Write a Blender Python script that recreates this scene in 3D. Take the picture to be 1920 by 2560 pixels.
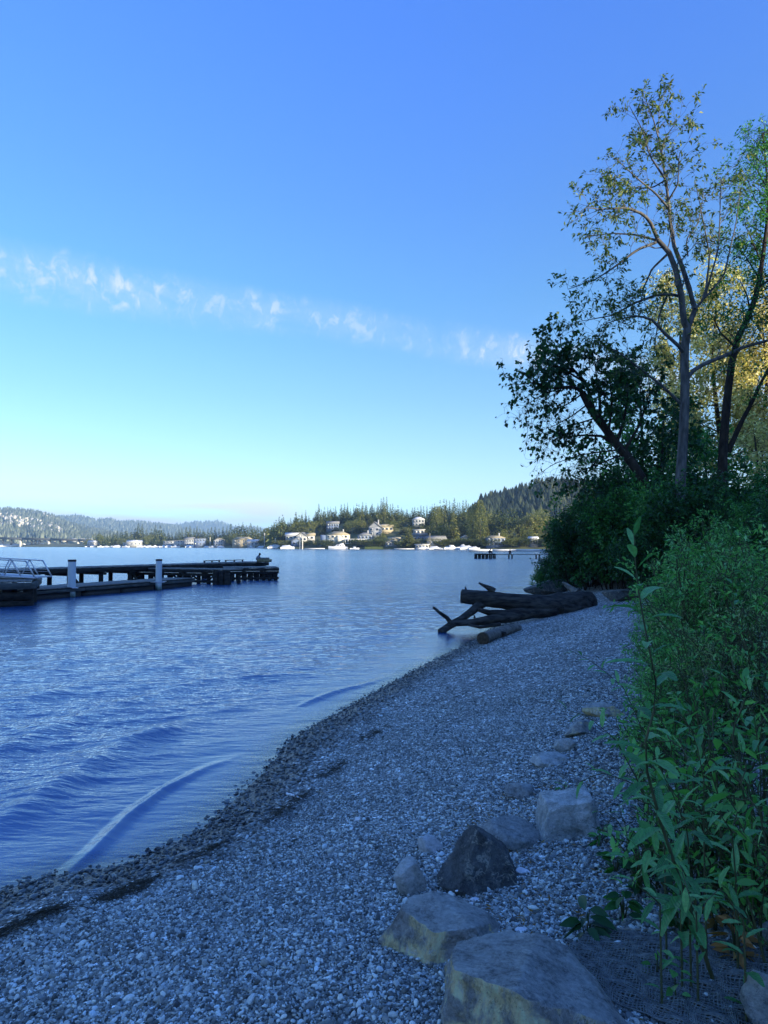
import bpy, math, random
import numpy as np
from mathutils import Vector, noise
rng = np.random.default_rng(7)
random.seed(7)
R = math.radians
scene = bpy.context.scene
for _o in list(bpy.data.objects):
    bpy.data.objects.remove(_o)
COL = scene.collection

# ------------------------------------------------------------------ camera
CAMH = 2.5
FPX = 1707.0                      # focal length in pixels of the 1920x2560 photograph
PITCH = math.atan(84 / FPX)
cam_d = bpy.data.cameras.new('camera')
cam_d.sensor_fit = 'VERTICAL'
cam_d.sensor_height = 36.0
cam_d.sensor_width = 27.0
cam_d.lens = 24.0
cam_d.clip_start = 0.05
cam_d.clip_end = 20000
cam = bpy.data.objects.new('camera', cam_d)
cam.location = (0, 0, CAMH)
cam.rotation_euler = (R(90) + PITCH, 0, 0)
COL.objects.link(cam)
scene.camera = cam

# ------------------------------------------------------------------ sky, sun, exposure
SUN_EL = R(14)
SUN_AZ = R(130)                   # clockwise from +Y
SUNXY = np.array([math.sin(SUN_AZ), math.cos(SUN_AZ)])
scene.view_settings.view_transform = 'Standard'
scene.view_settings.look = 'None'
scene.view_settings.exposure = 1.42
scene.view_settings.gamma = 1.0
scene.view_settings.use_curve_mapping = False

world = bpy.data.worlds.new('World')
scene.world = world
world.use_nodes = True
nt = world.node_tree
nt.nodes.clear()
class NT:
    """small helper to wire node trees"""
    def __init__(s, t): s.t = t
    def n(s, typ, **kw):
        nd = s.t.nodes.new(typ)
        for k, v in kw.items():
            if k.startswith('i_'):
                nd.inputs[int(k[2:]) if k[2:].isdigit() else k[2:]].default_value = v
            else:
                setattr(nd, k, v)
        return nd
    def l(s, a, b): s.t.links.new(a, b)
    def math(s, op, a, b=None, c=None, clamp=False):
        nd = s.t.nodes.new('ShaderNodeMath'); nd.operation = op; nd.use_clamp = clamp
        for i, v in enumerate((a, b, c)):
            if v is None: continue
            if isinstance(v, (int, float)): nd.inputs[i].default_value = v
            else: s.l(v, nd.inputs[i])
        return nd.outputs[0]
    def mix(s, fac, a, b, blend='MIX'):
        nd = s.t.nodes.new('ShaderNodeMix'); nd.data_type = 'RGBA'; nd.blend_type = blend
        for sock, v in ((nd.inputs[0], fac), (nd.inputs[6], a), (nd.inputs[7], b)):
            if isinstance(v, (int, float)): sock.default_value = v
            elif isinstance(v, (tuple, list)): sock.default_value = (*v[:3], 1)
            else: s.l(v, sock)
        return nd.outputs[2]
    def ramp(s, fac, stops, interp='LINEAR'):
        nd = s.t.nodes.new('ShaderNodeValToRGB'); cr = nd.color_ramp; cr.interpolation = interp
        while len(cr.elements) < len(stops): cr.elements.new(0.5)
        for e, (p, c) in zip(cr.elements, stops):
            e.position = p
            e.color = (*c[:3], 1) if isinstance(c, (tuple, list)) else (c, c, c, 1)
        if fac is not None: s.l(fac, nd.inputs[0])
        return nd.outputs[0]
    def noise(s, vec, scale, detail=4, rough=0.55, dist=0.0, out=0):
        nd = s.t.nodes.new('ShaderNodeTexNoise')
        nd.inputs['Scale'].default_value = scale; nd.inputs['Detail'].default_value = detail
        nd.inputs['Roughness'].default_value = rough; nd.inputs['Distortion'].default_value = dist
        if vec is not None: s.l(vec, nd.inputs['Vector'])
        return nd.outputs[out]
    def vmap(s, vec, scale=(1, 1, 1), rot=(0, 0, 0), loc=(0, 0, 0)):
        nd = s.t.nodes.new('ShaderNodeMapping')
        nd.inputs['Scale'].default_value = scale; nd.inputs['Rotation'].default_value = rot
        nd.inputs['Location'].default_value = loc
        s.l(vec, nd.inputs['Vector'])
        return nd.outputs[0]
    def sstep(s, v, a, b):
        nd = s.t.nodes.new('ShaderNodeMapRange'); nd.interpolation_type = 'SMOOTHSTEP'
        s.l(v, nd.inputs[0]); nd.inputs[1].default_value = a; nd.inputs[2].default_value = b
        return nd.outputs[0]

def pdir(px, py):
    """world direction of a photo pixel"""
    v = np.array([(px - 960) / FPX, 1.0, (1280 - py) / FPX])
    c, s_ = math.cos(PITCH), math.sin(PITCH)
    return np.array([v[0], v[1] * c - v[2] * s_, v[1] * s_ + v[2] * c])

w = NT(nt)
out = w.n('ShaderNodeOutputWorld')
bg = w.n('ShaderNodeBackground'); bg.inputs['Strength'].default_value = 0.12
sky = w.n('ShaderNodeTexSky', sky_type='NISHITA', sun_disc=False, sun_elevation=SUN_EL, sun_rotation=SUN_AZ,
          altitude=50, air_density=1.0, dust_density=0.6, ozone_density=3.0)
tc = w.n('ShaderNodeTexCoord')
sep = w.n('ShaderNodeSeparateXYZ'); w.l(tc.outputs['Generated'], sep.inputs[0])
z = sep.outputs[2]
# colour grading of the clear sky by height above the horizon (the photo's saturated blue)
SKY_TINT = [(0.0, (0.68, 0.98, 1.45)), (0.037, (0.72, 1.00, 1.24)), (0.081, (0.80, 0.84, 0.97)), (0.139, (0.70, 0.775, 0.86)), (0.21, (0.60, 0.735, 0.82)),
            (0.343, (0.485, 0.735, 0.93)), (0.46, (0.475, 0.745, 1.14)), (0.558, (0.475, 0.775, 1.36)), (0.64, (0.475, 0.80, 1.50)), (1.0, (0.56, 0.92, 1.6))]
tint = w.ramp(w.math('MAXIMUM', z, 0.0), SKY_TINT)
clear = w.mix(1.0, sky.outputs[0], tint, 'MULTIPLY')
gain = w.n('ShaderNodeVectorMath', operation='SCALE'); w.l(clear, gain.inputs[0]); gain.inputs['Scale'].default_value = 1.0
# band of thin cirrus along a great circle
d1 = pdir(0, 672); d2 = pdir(1330, 888)
nrm = np.cross(d1, d2); nrm /= np.linalg.norm(nrm)
if nrm[2] < 0: nrm = -nrm
al = (d2 - d1); al /= np.linalg.norm(al)
def vdot(v):
    nd = w.n('ShaderNodeVectorMath', operation='DOT_PRODUCT'); w.l(tc.outputs['Generated'], nd.inputs[0])
    nd.inputs[1].default_value = tuple(v); return nd.outputs['Value']
tr = vdot(nrm); sl = vdot(al)
wob = w.math('MULTIPLY', w.math('SUBTRACT', w.noise(tc.outputs['Generated'], 3.0, 3), 0.5), 0.03)
tr2 = w.math('ADD', tr, wob)
wid = w.math('ADD', 0.034, w.math('MULTIPLY', sl, -0.020))
patch = w.sstep(w.noise(tc.outputs['Generated'], 7.0, 3, 0.5), 0.40, 0.60)
band = w.math('SUBTRACT', 1.0, w.sstep(w.math('DIVIDE', w.math('ABSOLUTE', tr2), wid), 0.15, 1.0), clamp=True)
cvec = w.n('ShaderNodeCombineXYZ'); w.l(w.math('MULTIPLY', sl, 36.0), cvec.inputs[0]); w.l(w.math('MULTIPLY', tr, 52.0), cvec.inputs[1])
cmap = w.vmap(cvec.outputs[0], rot=(0, 0, R(35)), scale=(1.5, 0.7, 1))
puff = w.sstep(w.noise(cmap, 1.0, 9, 0.62, 0.7), 0.47, 0.70)
veil = w.sstep(w.noise(cvec.outputs[0], 0.28, 6, 0.62, 0.6), 0.26, 0.58)
fine = w.noise(cmap, 3.2, 8, 0.72, 0.4)
cl = w.math('MULTIPLY', w.math('ADD', w.math('MULTIPLY', w.math('MULTIPLY', puff, veil), 1.0), w.math('MULTIPLY', veil, 0.34)), band)
cl = w.math('MULTIPLY', cl, w.math('ADD', 0.2, w.math('MULTIPLY', fine, 1.4)), clamp=True)
cl = w.math('MULTIPLY', cl, w.math('ADD', w.math('ADD', 0.5, w.math('MULTIPLY', patch, 0.45)), w.math('MULTIPLY', w.math('MAXIMUM', w.math('SUBTRACT', sl, 0.1), 0.0), 0.9)))
cl = w.math('MULTIPLY', cl, w.math('SUBTRACT', 1.0, w.sstep(sl, 0.50, 0.62)))
# low pale cloud bank near the horizon
hv = w.vmap(tc.outputs['Generated'], scale=(3.0, 3.0, 30))
low = w.math('MULTIPLY', w.sstep(w.noise(hv, 1.0, 4, 0.5), 0.34, 0.56),
             w.math('MULTIPLY', w.sstep(z, 0.0, 0.03), w.math('SUBTRACT', 1.0, w.sstep(z, 0.055, 0.078))))
low = w.math('MULTIPLY', low, w.math('SUBTRACT', 1.0, w.sstep(vdot((1, 0, 0)), -0.19, -0.06)))
withc = w.mix(w.math('MULTIPLY', cl, 0.9), gain.outputs[0], (2.5, 2.85, 3.2))
withl = w.mix(w.math('MULTIPLY', low, 0.95), withc, (3.7, 3.8, 3.7))
w.l(withl, bg.inputs['Color']); w.l(bg.outputs[0], out.inputs['Surface'])

sun_d = bpy.data.lights.new('sun', 'SUN')
sun_d.energy = 4.6
sun_d.angle = R(0.5)
sun_d.color = (1.0, 0.88, 0.66)
sun = bpy.data.objects.new('sun', sun_d)
sun_to = Vector((SUNXY[0] * math.cos(SUN_EL), SUNXY[1] * math.cos(SUN_EL), math.sin(SUN_EL)))
sun.rotation_euler = sun_to.to_track_quat('Z', 'Y').to_euler()
COL.objects.link(sun)
scene.cycles.max_bounces = 8
scene.cycles.transparent_max_bounces = 12
scene.cycles.volume_bounces = 0

# ------------------------------------------------------------------ materials
MATS = {}
def new_mat(name):
    m = bpy.data.materials.new(name); m.use_nodes = True; m.node_tree.nodes.clear()
    t = NT(m.node_tree)
    o = t.n('ShaderNodeOutputMaterial'); b = t.n('ShaderNodeBsdfPrincipled')
    t.l(b.outputs[0], o.inputs['Surface'])
    MATS[name] = m
    return m, t, b, o
def bump(t, b, height, strength=0.5, dist=0.02):
    bp = t.n('ShaderNodeBump'); bp.inputs['Strength'].default_value = strength; bp.inputs['Distance'].default_value = dist
    t.l(height, bp.inputs['Height']); t.l(bp.outputs[0], b.inputs['Normal']); return bp
def simple_mat(name, c1, c2, scale=8.0, rough=0.7, metallic=0.0, bstr=0.3, bdist=0.01, stretch=(1, 1, 1), detail=5):
    m, t, b, o = new_mat(name)
    co = t.n('ShaderNodeTexCoord')
    v = t.vmap(co.outputs['Object'], scale=stretch)
    f = t.noise(v, scale, detail, 0.6)
    t.l(t.ramp(f, [(0.3, c1), (0.7, c2)]), b.inputs['Base Color'])
    b.inputs['Roughness'].default_value = rough; b.inputs['Metallic'].default_value = metallic
    if name.startswith(('bark', 'driftwood', 'dock_timber', 'stem', 'jute')): b.inputs['Specular IOR Level'].default_value = 0.12
    if bstr: bump(t, b, t.noise(v, scale * 4, 4, 0.6), bstr, bdist)
    return m
def leaf_mat(name, c1, c2, c3=None, transl=0.35, rough=0.5):
    """leaf material: colour differs from leaf to leaf, some light passes through"""
    m, t, b, o = new_mat(name)
    g = t.n('ShaderNodeNewGeometry')
    oi = t.n('ShaderNodeObjectInfo')
    co = t.n('ShaderNodeTexCoord')
    stops = [(0.0, c1), (0.75, c2), (1.0, c3 or c2)]
    c = t.ramp(g.outputs['Random Per Island'], stops)
    big = t.noise(co.outputs['Object'], 0.8, 2)
    c = t.mix(1.0, c, t.ramp(big, [(0.3, 0.75), (0.7, 1.2)]), 'MULTIPLY')
    c = t.mix(1.0, c, t.ramp(oi.outputs['Random'], [(0, (0.8, 0.85, 0.8)), (1, (1.2, 1.1, 1.0))]), 'MULTIPLY')
    t.l(c, b.inputs['Base Color']); b.inputs['Roughness'].default_value = rough
    b.inputs['Specular IOR Level'].default_value = 0.35
    tl = t.n('ShaderNodeBsdfTranslucent'); t.l(t.mix(1.0, c, (1.3, 1.5, 0.7), 'MULTIPLY'), tl.inputs['Color'])
    mx = t.n('ShaderNodeMixShader'); mx.inputs[0].default_value = transl
    t.l(b.outputs[0], mx.inputs[1]); t.l(tl.outputs[0], mx.inputs[2]); t.l(mx.outputs[0], o.inputs['Surface'])
    return m

leaf_mat('alder_leaf', (0.04, 0.09, 0.022), (0.11, 0.16, 0.04), (0.34, 0.33, 0.12), 0.45)
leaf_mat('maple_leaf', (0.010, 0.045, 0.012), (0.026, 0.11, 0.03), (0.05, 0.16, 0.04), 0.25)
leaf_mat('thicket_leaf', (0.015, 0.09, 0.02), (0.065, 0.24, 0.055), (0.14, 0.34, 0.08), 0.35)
leaf_mat('sunlit_leaf', (0.20, 0.18, 0.06), (0.62, 0.55, 0.24), (0.85, 0.80, 0.5), 0.4)  # glow of low sun is put into this pale gold leaf colour
leaf_mat('willow_leaf', (0.05, 0.22, 0.045), (0.15, 0.44, 0.12), (0.28, 0.58, 0.24), 0.35, 0.36)
leaf_mat('sage_leaf', (0.12, 0.23, 0.09), (0.22, 0.36, 0.15), (0.38, 0.42, 0.22), 0.3)
leaf_mat('dry_leaf', (0.22, 0.11, 0.03), (0.34, 0.19, 0.06), (0.30, 0.24, 0.12), 0.25)
leaf_mat('conifer_needles', (0.022, 0.045, 0.018), (0.065, 0.095, 0.032), (0.22, 0.22, 0.08), 0.15, 0.8)  # palest stop is a sunlit highlight put into the needle colour
leaf_mat('olive_leaf', (0.09, 0.115, 0.035), (0.17, 0.185, 0.06), (0.25, 0.24, 0.09), 0.3, 0.8)
simple_mat('bark_grey', (0.035, 0.034, 0.032), (0.17, 0.165, 0.155), 6, 0.85, bstr=0.6, stretch=(1, 1, 0.25))
simple_mat('bark_dark', (0.018, 0.014, 0.012), (0.06, 0.05, 0.04), 8, 0.9, bstr=0.6, stretch=(1, 1, 0.3))
simple_mat('stem_green', (0.05, 0.07, 0.03), (0.10, 0.10, 0.05), 20, 0.6, bstr=0.1)
simple_mat('driftwood_dark', (0.005, 0.005, 0.005), (0.085, 0.08, 0.07), 5, 0.7, bstr=0.9, bdist=0.03, stretch=(0.35, 2.2, 2.2), detail=8)
simple_mat('driftwood_pale', (0.05, 0.045, 0.038), (0.26, 0.24, 0.20), 7, 0.8, bstr=0.8, bdist=0.02, stretch=(0.4, 2, 2), detail=8)
simple_mat('driftwood_end', (0.03, 0.022, 0.016), (0.12, 0.09, 0.06), 20, 0.85, bstr=0.5)
simple_mat('dock_timber_dark', (0.010, 0.010, 0.010), (0.045, 0.042, 0.036), 3, 0.85, bstr=0.4, stretch=(1, 1, 3))
simple_mat('dock_board', (0.10, 0.105, 0.10), (0.24, 0.24, 0.22), 3, 0.85, bstr=0.3, stretch=(5, 1, 1))
simple_mat('dock_fascia', (0.03, 0.036, 0.036), (0.11, 0.12, 0.11), 2, 0.85, bstr=0.3, stretch=(1, 1, 4))
simple_mat('pier_sunlit_timber', (0.10, 0.09, 0.05), (0.26, 0.22, 0.11), 4, 0.85, bstr=0.3)  # warm sunlight on the pier end is put into this timber colour
simple_mat('rubber_black', (0.008, 0.008, 0.010), (0.02, 0.02, 0.022), 4, 0.6, bstr=0)
simple_mat('aluminium', (0.45, 0.46, 0.48), (0.62, 0.63, 0.65), 6, 0.4, 0.6, bstr=0.05)
simple_mat('concrete_pale', (0.42, 0.40, 0.35), (0.58, 0.55, 0.48), 0.05, 0.9, bstr=0)
simple_mat('concrete_dark', (0.03, 0.035, 0.04), (0.05, 0.055, 0.06), 0.05, 0.9, bstr=0)
simple_mat('boat_white', (0.60, 0.60, 0.58), (0.72, 0.72, 0.70), 1, 0.3, bstr=0)
simple_mat('boat_glass', (0.02, 0.03, 0.04), (0.03, 0.04, 0.05), 1, 0.1, bstr=0)
simple_mat('canvas_blue', (0.04, 0.07, 0.16), (0.06, 0.10, 0.22), 1, 0.8, bstr=0)
simple_mat('canvas_grey', (0.28, 0.29, 0.31), (0.40, 0.41, 0.42), 1, 0.8, bstr=0)
simple_mat('wall_white', (0.32, 0.315, 0.29), (0.44, 0.43, 0.40), 0.4, 0.8, bstr=0)
simple_mat('wall_cream', (0.60, 0.54, 0.40), (0.70, 0.63, 0.48), 0.4, 0.8, bstr=0)
simple_mat('wall_blue', (0.10, 0.14, 0.22), (0.15, 0.20, 0.30), 0.4, 0.8, bstr=0)
simple_mat('wall_grey', (0.22, 0.23, 0.24), (0.32, 0.33, 0.33), 0.4, 0.8, bstr=0)
simple_mat('wall_tan', (0.30, 0.25, 0.16), (0.40, 0.34, 0.22), 0.4, 0.8, bstr=0)
simple_mat('roof_grey', (0.13, 0.13, 0.13), (0.22, 0.22, 0.21), 0.8, 0.85, bstr=0)
simple_mat('roof_tan', (0.26, 0.22, 0.14), (0.36, 0.31, 0.20), 0.8, 0.85, bstr=0)
simple_mat('roof_pale', (0.45, 0.46, 0.47), (0.58, 0.58, 0.58), 0.8, 0.7, bstr=0)
simple_mat('window_glass', (0.02, 0.03, 0.045), (0.05, 0.07, 0.09), 1, 0.08, bstr=0)
simple_mat('trim_white', (0.72, 0.72, 0.70), (0.80, 0.80, 0.78), 1, 0.6, bstr=0)
simple_mat('skin', (0.42, 0.26, 0.18), (0.50, 0.32, 0.23), 8, 0.5, bstr=0)
simple_mat('jacket_grey', (0.16, 0.18, 0.22), (0.26, 0.28, 0.33), 10, 0.9, bstr=0.2)
simple_mat('cloth_dark', (0.015, 0.016, 0.022), (0.03, 0.032, 0.04), 10, 0.9, bstr=0.2)
simple_mat('hair_dark', (0.010, 0.008, 0.007), (0.025, 0.02, 0.016), 30, 0.6, bstr=0.4)
simple_mat('shell_white', (0.55, 0.56, 0.58), (0.80, 0.80, 0.80), 30, 0.5, bstr=0.2)
simple_mat('twig_pale', (0.22, 0.19, 0.15), (0.42, 0.38, 0.31), 30, 0.8, bstr=0.2)
simple_mat('seaweed', (0.012, 0.012, 0.006), (0.05, 0.04, 0.018), 12, 0.6, bstr=0.2)
simple_mat('jute', (0.10, 0.105, 0.10), (0.22, 0.23, 0.215), 30, 0.9, bstr=0.2)
simple_mat('lawn', (0.07, 0.10, 0.02), (0.13, 0.15, 0.04), 0.3, 0.9, bstr=0)

# white steel pile with rust/algae towards the water
m, t, b, o = new_mat('pile_steel')
co = t.n('ShaderNodeTexCoord'); sp = t.n('ShaderNodeSeparateXYZ'); t.l(co.outputs['Object'], sp.inputs[0])
nn = t.noise(t.vmap(co.outputs['Object'], scale=(3, 3, 1)), 2.5, 5)
hh = t.math('ADD', sp.outputs[2], t.math('MULTIPLY', nn, 0.5))
t.l(t.ramp(hh, [(0.28, (0.03, 0.045, 0.035)), (0.45, (0.16, 0.22, 0.19)), (0.62, (0.50, 0.56, 0.58))]), b.inputs['Base Color'])
b.inputs['Roughness'].default_value = 0.35; bump(t, b, nn, 0.2, 0.01)

# rocks
def rock_mat(name, base, dark, vein, tan=None, tan_lo=0.45, tan_hi=0.6, vein_w=0.02, face=None):
    m, t, b, o = new_mat(name)
    co = t.n('ShaderNodeTexCoord'); oi = t.n('ShaderNodeObjectInfo')
    addv = t.n('ShaderNodeVectorMath', operation='ADD'); t.l(co.outputs['Object'], addv.inputs[0])
    sc = t.n('ShaderNodeVectorMath', operation='SCALE'); t.l(oi.outputs['Location'], sc.inputs[0]); sc.inputs['Scale'].default_value = 1.7
    t.l(sc.outputs[0], addv.inputs[1]); v = addv.outputs[0]
    f = t.noise(v, 9, 12, 0.72)
    g2 = t.noise(v, 46, 8, 0.7)
    c = t.ramp(t.math('ADD', t.math('MULTIPLY', f, .6), t.math('MULTIPLY', g2, .4)), [(0.36, dark), (0.5, base), (0.66, tuple(min(1, x * 1.7) for x in base))])
    if tan:
        # iron-stained weathered rind on the faces turned to `face`, fresh grey stone on the rest
        dn = t.n('ShaderNodeVectorMath', operation='DOT_PRODUCT'); t.l(co.outputs['Normal'], dn.inputs[0]); dn.inputs[1].default_value = face or (-0.45, -0.85, -0.25)
        q = t.math('ADD', t.math('MULTIPLY', dn.outputs['Value'], 0.55), t.math('MULTIPLY', t.noise(v, 3.2, 8, 0.65, 0.5), 0.75))
        f2 = t.sstep(q, tan_lo, tan_hi)
        tc_ = t.ramp(t.noise(t.vmap(v, scale=(1.6, 1.6, 0.5)), 11, 12, 0.75), [(0.34, tuple(x * 0.35 for x in tan)), (0.5, tan), (0.62, tuple(min(1, x * 1.5) for x in tan))])
        patch = t.sstep(t.noise(v, 4.5, 8, 0.6, .4), 0.46, 0.56)
        tc_ = t.mix(patch, tc_, t.ramp(t.noise(v, 26, 10, 0.75), [(0.35, (0.22, 0.21, 0.18)), (0.65, (0.55, 0.54, 0.50))]))
        c = t.mix(f2, c, tc_)
        rim = t.math('MULTIPLY', t.sstep(q, tan_lo - .06, tan_lo + .01), t.math('SUBTRACT', 1.0, t.sstep(q, tan_lo + .02, tan_lo + .07)))
        c = t.mix(t.math('MULTIPLY', rim, 0.55), c, (0.52, 0.52, 0.48))
    for sc_, ds, wdt in ((3.0, 0.9, vein_w), (6.5, 0.6, vein_w * .7)):
        vn = t.noise(v, sc_, 7, 0.62, ds)
        vm = t.math('SUBTRACT', 1.0, t.sstep(t.math('ABSOLUTE', t.math('SUBTRACT', vn, 0.5)), 0.0, wdt), clamp=True)
        vm = t.math('MULTIPLY', vm, t.sstep(t.noise(v, 7, 5, .6), 0.47, 0.6))
        c = t.mix(t.math('MULTIPLY', vm, 0.75), c, vein)
    crk = t.n('ShaderNodeTexVoronoi', feature='DISTANCE_TO_EDGE'); crk.inputs['Scale'].default_value = 4.2
    dv = t.n('ShaderNodeVectorMath', operation='ADD'); t.l(v, dv.inputs[0]); nzc = t.noise(v, 5, 6, .7, 0, 1); t.l(nzc, dv.inputs[1]); t.l(dv.outputs[0], crk.inputs['Vector'])
    ck = t.sstep(crk.outputs['Distance'], 0.0, 0.018)
    c = t.mix(t.math('MULTIPLY', t.math('SUBTRACT', 1.0, ck), .6), c, (0.015, 0.014, 0.012))
    sp2 = t.sstep(t.noise(v, 130, 4, 0.7), 0.58, 0.68)
    c = t.mix(t.math('MULTIPLY', sp2, 0.35), c, vein)
    t.l(c, b.inputs['Base Color']); b.inputs['Roughness'].default_value = 0.85
    h = t.math('ADD', t.math('ADD', t.noise(v, 14, 12, 0.75), t.math('MULTIPLY', t.noise(v, 90, 6, 0.7), 0.3)), t.math('MULTIPLY', ck, .25))
    bump(t, b, h, 1.0, 0.07)
    return m
rock_mat('rock_grey', (0.42, 0.435, 0.41), (0.10, 0.105, 0.10), (0.62, 0.61, 0.56))
rock_mat('rock_dark', (0.13, 0.138, 0.135), (0.03, 0.03, 0.028), (0.62, 0.60, 0.48), vein_w=0.028)
rock_mat('rock_tan', (0.44, 0.455, 0.43), (0.14, 0.145, 0.14), (0.72, 0.71, 0.65), (0.92, 0.76, 0.40), 0.46, 0.50)
rock_mat('rock_pale', (0.62, 0.65, 0.62), (0.28, 0.295, 0.28), (0.75, 0.75, 0.7))
rock_mat('rock_white', (0.72, 0.72, 0.70), (0.40, 0.41, 0.40), (0.85, 0.85, 0.85))

# pebble material (instances carry colour and wetness)
m, t, b, o = new_mat('pebble')
at = t.n('ShaderNodeAttribute', attribute_type='INSTANCER', attribute_name='pcol')
aw = t.n('ShaderNodeAttribute', attribute_type='INSTANCER', attribute_name='pwet')
co = t.n('ShaderNodeTexCoord')
sp = t.ramp(t.noise(co.outputs['Object'], 3.0, 5, 0.7), [(0.3, 0.75), (0.7, 1.2)])
t.l(t.mix(1.0, t.mix(1.0, at.outputs['Color'], (0.97, 1.04, 0.98), 'MULTIPLY'), sp, 'MULTIPLY'), b.inputs['Base Color'])
t.l(t.math('SUBTRACT', 0.85, t.math('MULTIPLY', aw.outputs['Fac'], 0.6)), b.inputs['Roughness'])

# ground: gravel whose grain is in the material, wet near the water (attribute), soil under plants (attribute)
m, t, b, o = new_mat('gravel_ground')
co = t.n('ShaderNodeTexCoord'); v = co.outputs['Object']
vo = t.n('ShaderNodeTexVoronoi', feature='F1'); vo.inputs['Scale'].default_value = 48; t.l(v, vo.inputs['Vector'])
vo2 = t.n('ShaderNodeTexVoronoi', feature='F1'); vo2.inputs['Scale'].default_value = 17; t.l(v, vo2.inputs['Vector'])
gr = t.n('ShaderNodeSeparateColor'); t.l(vo.outputs['Color'], gr.inputs[0])
gr2 = t.n('ShaderNodeSeparateColor'); t.l(vo2.outputs['Color'], gr2.inputs[0])
c = t.ramp(gr.outputs[0], [(0.0, (0.04, 0.042, 0.04)), (0.5, (0.19, 0.20, 0.188)), (0.8, (0.38, 0.40, 0.375)), (0.93, (0.82, 0.84, 0.8))])
c2 = t.ramp(gr2.outputs[0], [(0.0, 0.5), (0.6, 0.95), (0.9, 1.5), (1.0, 2.6)])
c = t.mix(0.75, c, t.mix(1.0, c, c2, 'MULTIPLY'))
c = t.mix(1.0, c, t.ramp(t.noise(v, 0.9, 4), [(0.35, 0.75), (0.65, 1.2)]), 'MULTIPLY')
wet = t.n('ShaderNodeAttribute', attribute_name='wet'); soil = t.n('ShaderNodeAttribute', attribute_name='soil')
c = t.mix(wet.outputs['Fac'], c, t.mix(1.0, c, (0.35, 0.34, 0.33), 'MULTIPLY'))
c = t.mix(soil.outputs['Fac'], c, t.ramp(t.noise(v, 7, 6), [(0.3, (0.015, 0.016, 0.014)), (0.7, (0.06, 0.062, 0.055))]))
t.l(c, b.inputs['Base Color'])
t.l(t.math('SUBTRACT', 0.9, t.math('MULTIPLY', wet.outputs['Fac'], 0.5)), b.inputs['Roughness'])
hgt = t.math('ADD', t.math('SUBTRACT', 1.0, vo.outputs['Distance']), t.math('MULTIPLY', t.math('SUBTRACT', 1.0, vo2.outputs['Distance']), 0.9))
bump(t, b, hgt, 0.9, 0.018)

# water: clear at the shallow edge, dark blue where deep, mirror-like at low angles
m, t, b, o = new_mat('lake_water')
geo = t.n('ShaderNodeNewGeometry'); pos = geo.outputs['Position']
dp = t.n('ShaderNodeAttribute', attribute_name='depth'); rr = t.n('ShaderNodeAttribute', attribute_name='far')
w1 = t.noise(t.vmap(pos, scale=(0.55, 1.5, 1), rot=(0, 0, R(-12))), 1.6, 5, 0.6)
w2 = t.noise(t.vmap(pos, scale=(0.45, 1.6, 1), rot=(0, 0, R(10))), 7.5, 4, 0.6)
w3 = t.math('ADD', t.noise(t.vmap(pos, scale=(0.12, 0.5, 1), rot=(0, 0, R(-6))), 0.9, 5, 0.6), t.math('MULTIPLY', t.noise(t.vmap(pos, scale=(0.03, 0.10, 1), rot=(0, 0, R(4))), 1.0, 4, 0.6), 1.6))
chp = t.n('ShaderNodeAttribute', attribute_name='chop')
hh = t.math('ADD', t.math('MULTIPLY', t.math('MULTIPLY', w1, chp.outputs['Fac']), 0.42), t.math('ADD', t.math('MULTIPLY', t.math('MULTIPLY', w2, chp.outputs['Fac']), 0.20), t.math('MULTIPLY', t.math('MULTIPLY', w3, 1.6), rr.outputs['Fac'])))
bp = t.n('ShaderNodeBump'); bp.inputs['Strength'].default_value = 1.0; bp.inputs['Distance'].default_value = 0.15
t.l(hh, bp.inputs['Height'])
# distant ripples are smaller than a pixel: tilt the surface by their real slopes
na_ = t.noise(t.vmap(pos, scale=(0.22, 0.9, 1), rot=(0, 0, R(-5))), 1.3, 7, 0.72, 0, 1)
nb_ = t.noise(t.vmap(pos, scale=(0.02, 0.09, 1), rot=(0, 0, R(3))), 1.0, 4, 0.6, 0, 0)
sv = t.n('ShaderNodeVectorMath', operation='SUBTRACT'); t.l(na_, sv.inputs[0]); sv.inputs[1].default_value = (0.5, 0.5, 0.5)
sm = t.n('ShaderNodeVectorMath', operation='SCALE'); t.l(sv.outputs[0], sm.inputs[0]); t.l(t.math('MULTIPLY', rr.outputs['Fac'], t.ramp(nb_, [(.35, .15), (.65, .6)])), sm.inputs['Scale'])
sx_ = t.n('ShaderNodeVectorMath', operation='MULTIPLY'); t.l(sm.outputs[0], sx_.inputs[0]); sx_.inputs[1].default_value = (0.8, 1.5, 0)
ad = t.n('ShaderNodeVectorMath', operation='ADD'); t.l(bp.outputs[0], ad.inputs[0]); t.l(sx_.outputs[0], ad.inputs[1])
nrmz = t.n('ShaderNodeVectorMath', operation='NORMALIZE'); t.l(ad.outputs[0], nrmz.inputs[0]); bp = nrmz
fr = t.n('ShaderNodeFresnel'); fr.inputs['IOR'].default_value = 2.1; t.l(bp.outputs[0], fr.inputs['Normal'])
gl = t.n('ShaderNodeBsdfGlossy'); gl.inputs['Color'].default_value = (0.93, 0.98, 1.0, 1); t.l(t.math('ADD', 0.04, t.math('MULTIPLY', rr.outputs['Fac'], 0.12)), gl.inputs['Roughness']); t.l(bp.outputs[0], gl.inputs['Normal'])
df = t.n('ShaderNodeBsdfDiffuse'); df.inputs['Color'].default_value = (0.018, 0.080, 0.21, 1)
trn = t.n('ShaderNodeBsdfTransparent'); trn.inputs['Color'].default_value = (0.80, 0.90, 0.92, 1)
mx1 = t.n('ShaderNodeMixShader'); t.l(t.sstep(dp.outputs['Fac'], -0.02, 0.09), mx1.inputs[0])
t.l(trn.outputs[0], mx1.inputs[1]); t.l(df.outputs[0], mx1.inputs[2])
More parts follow.
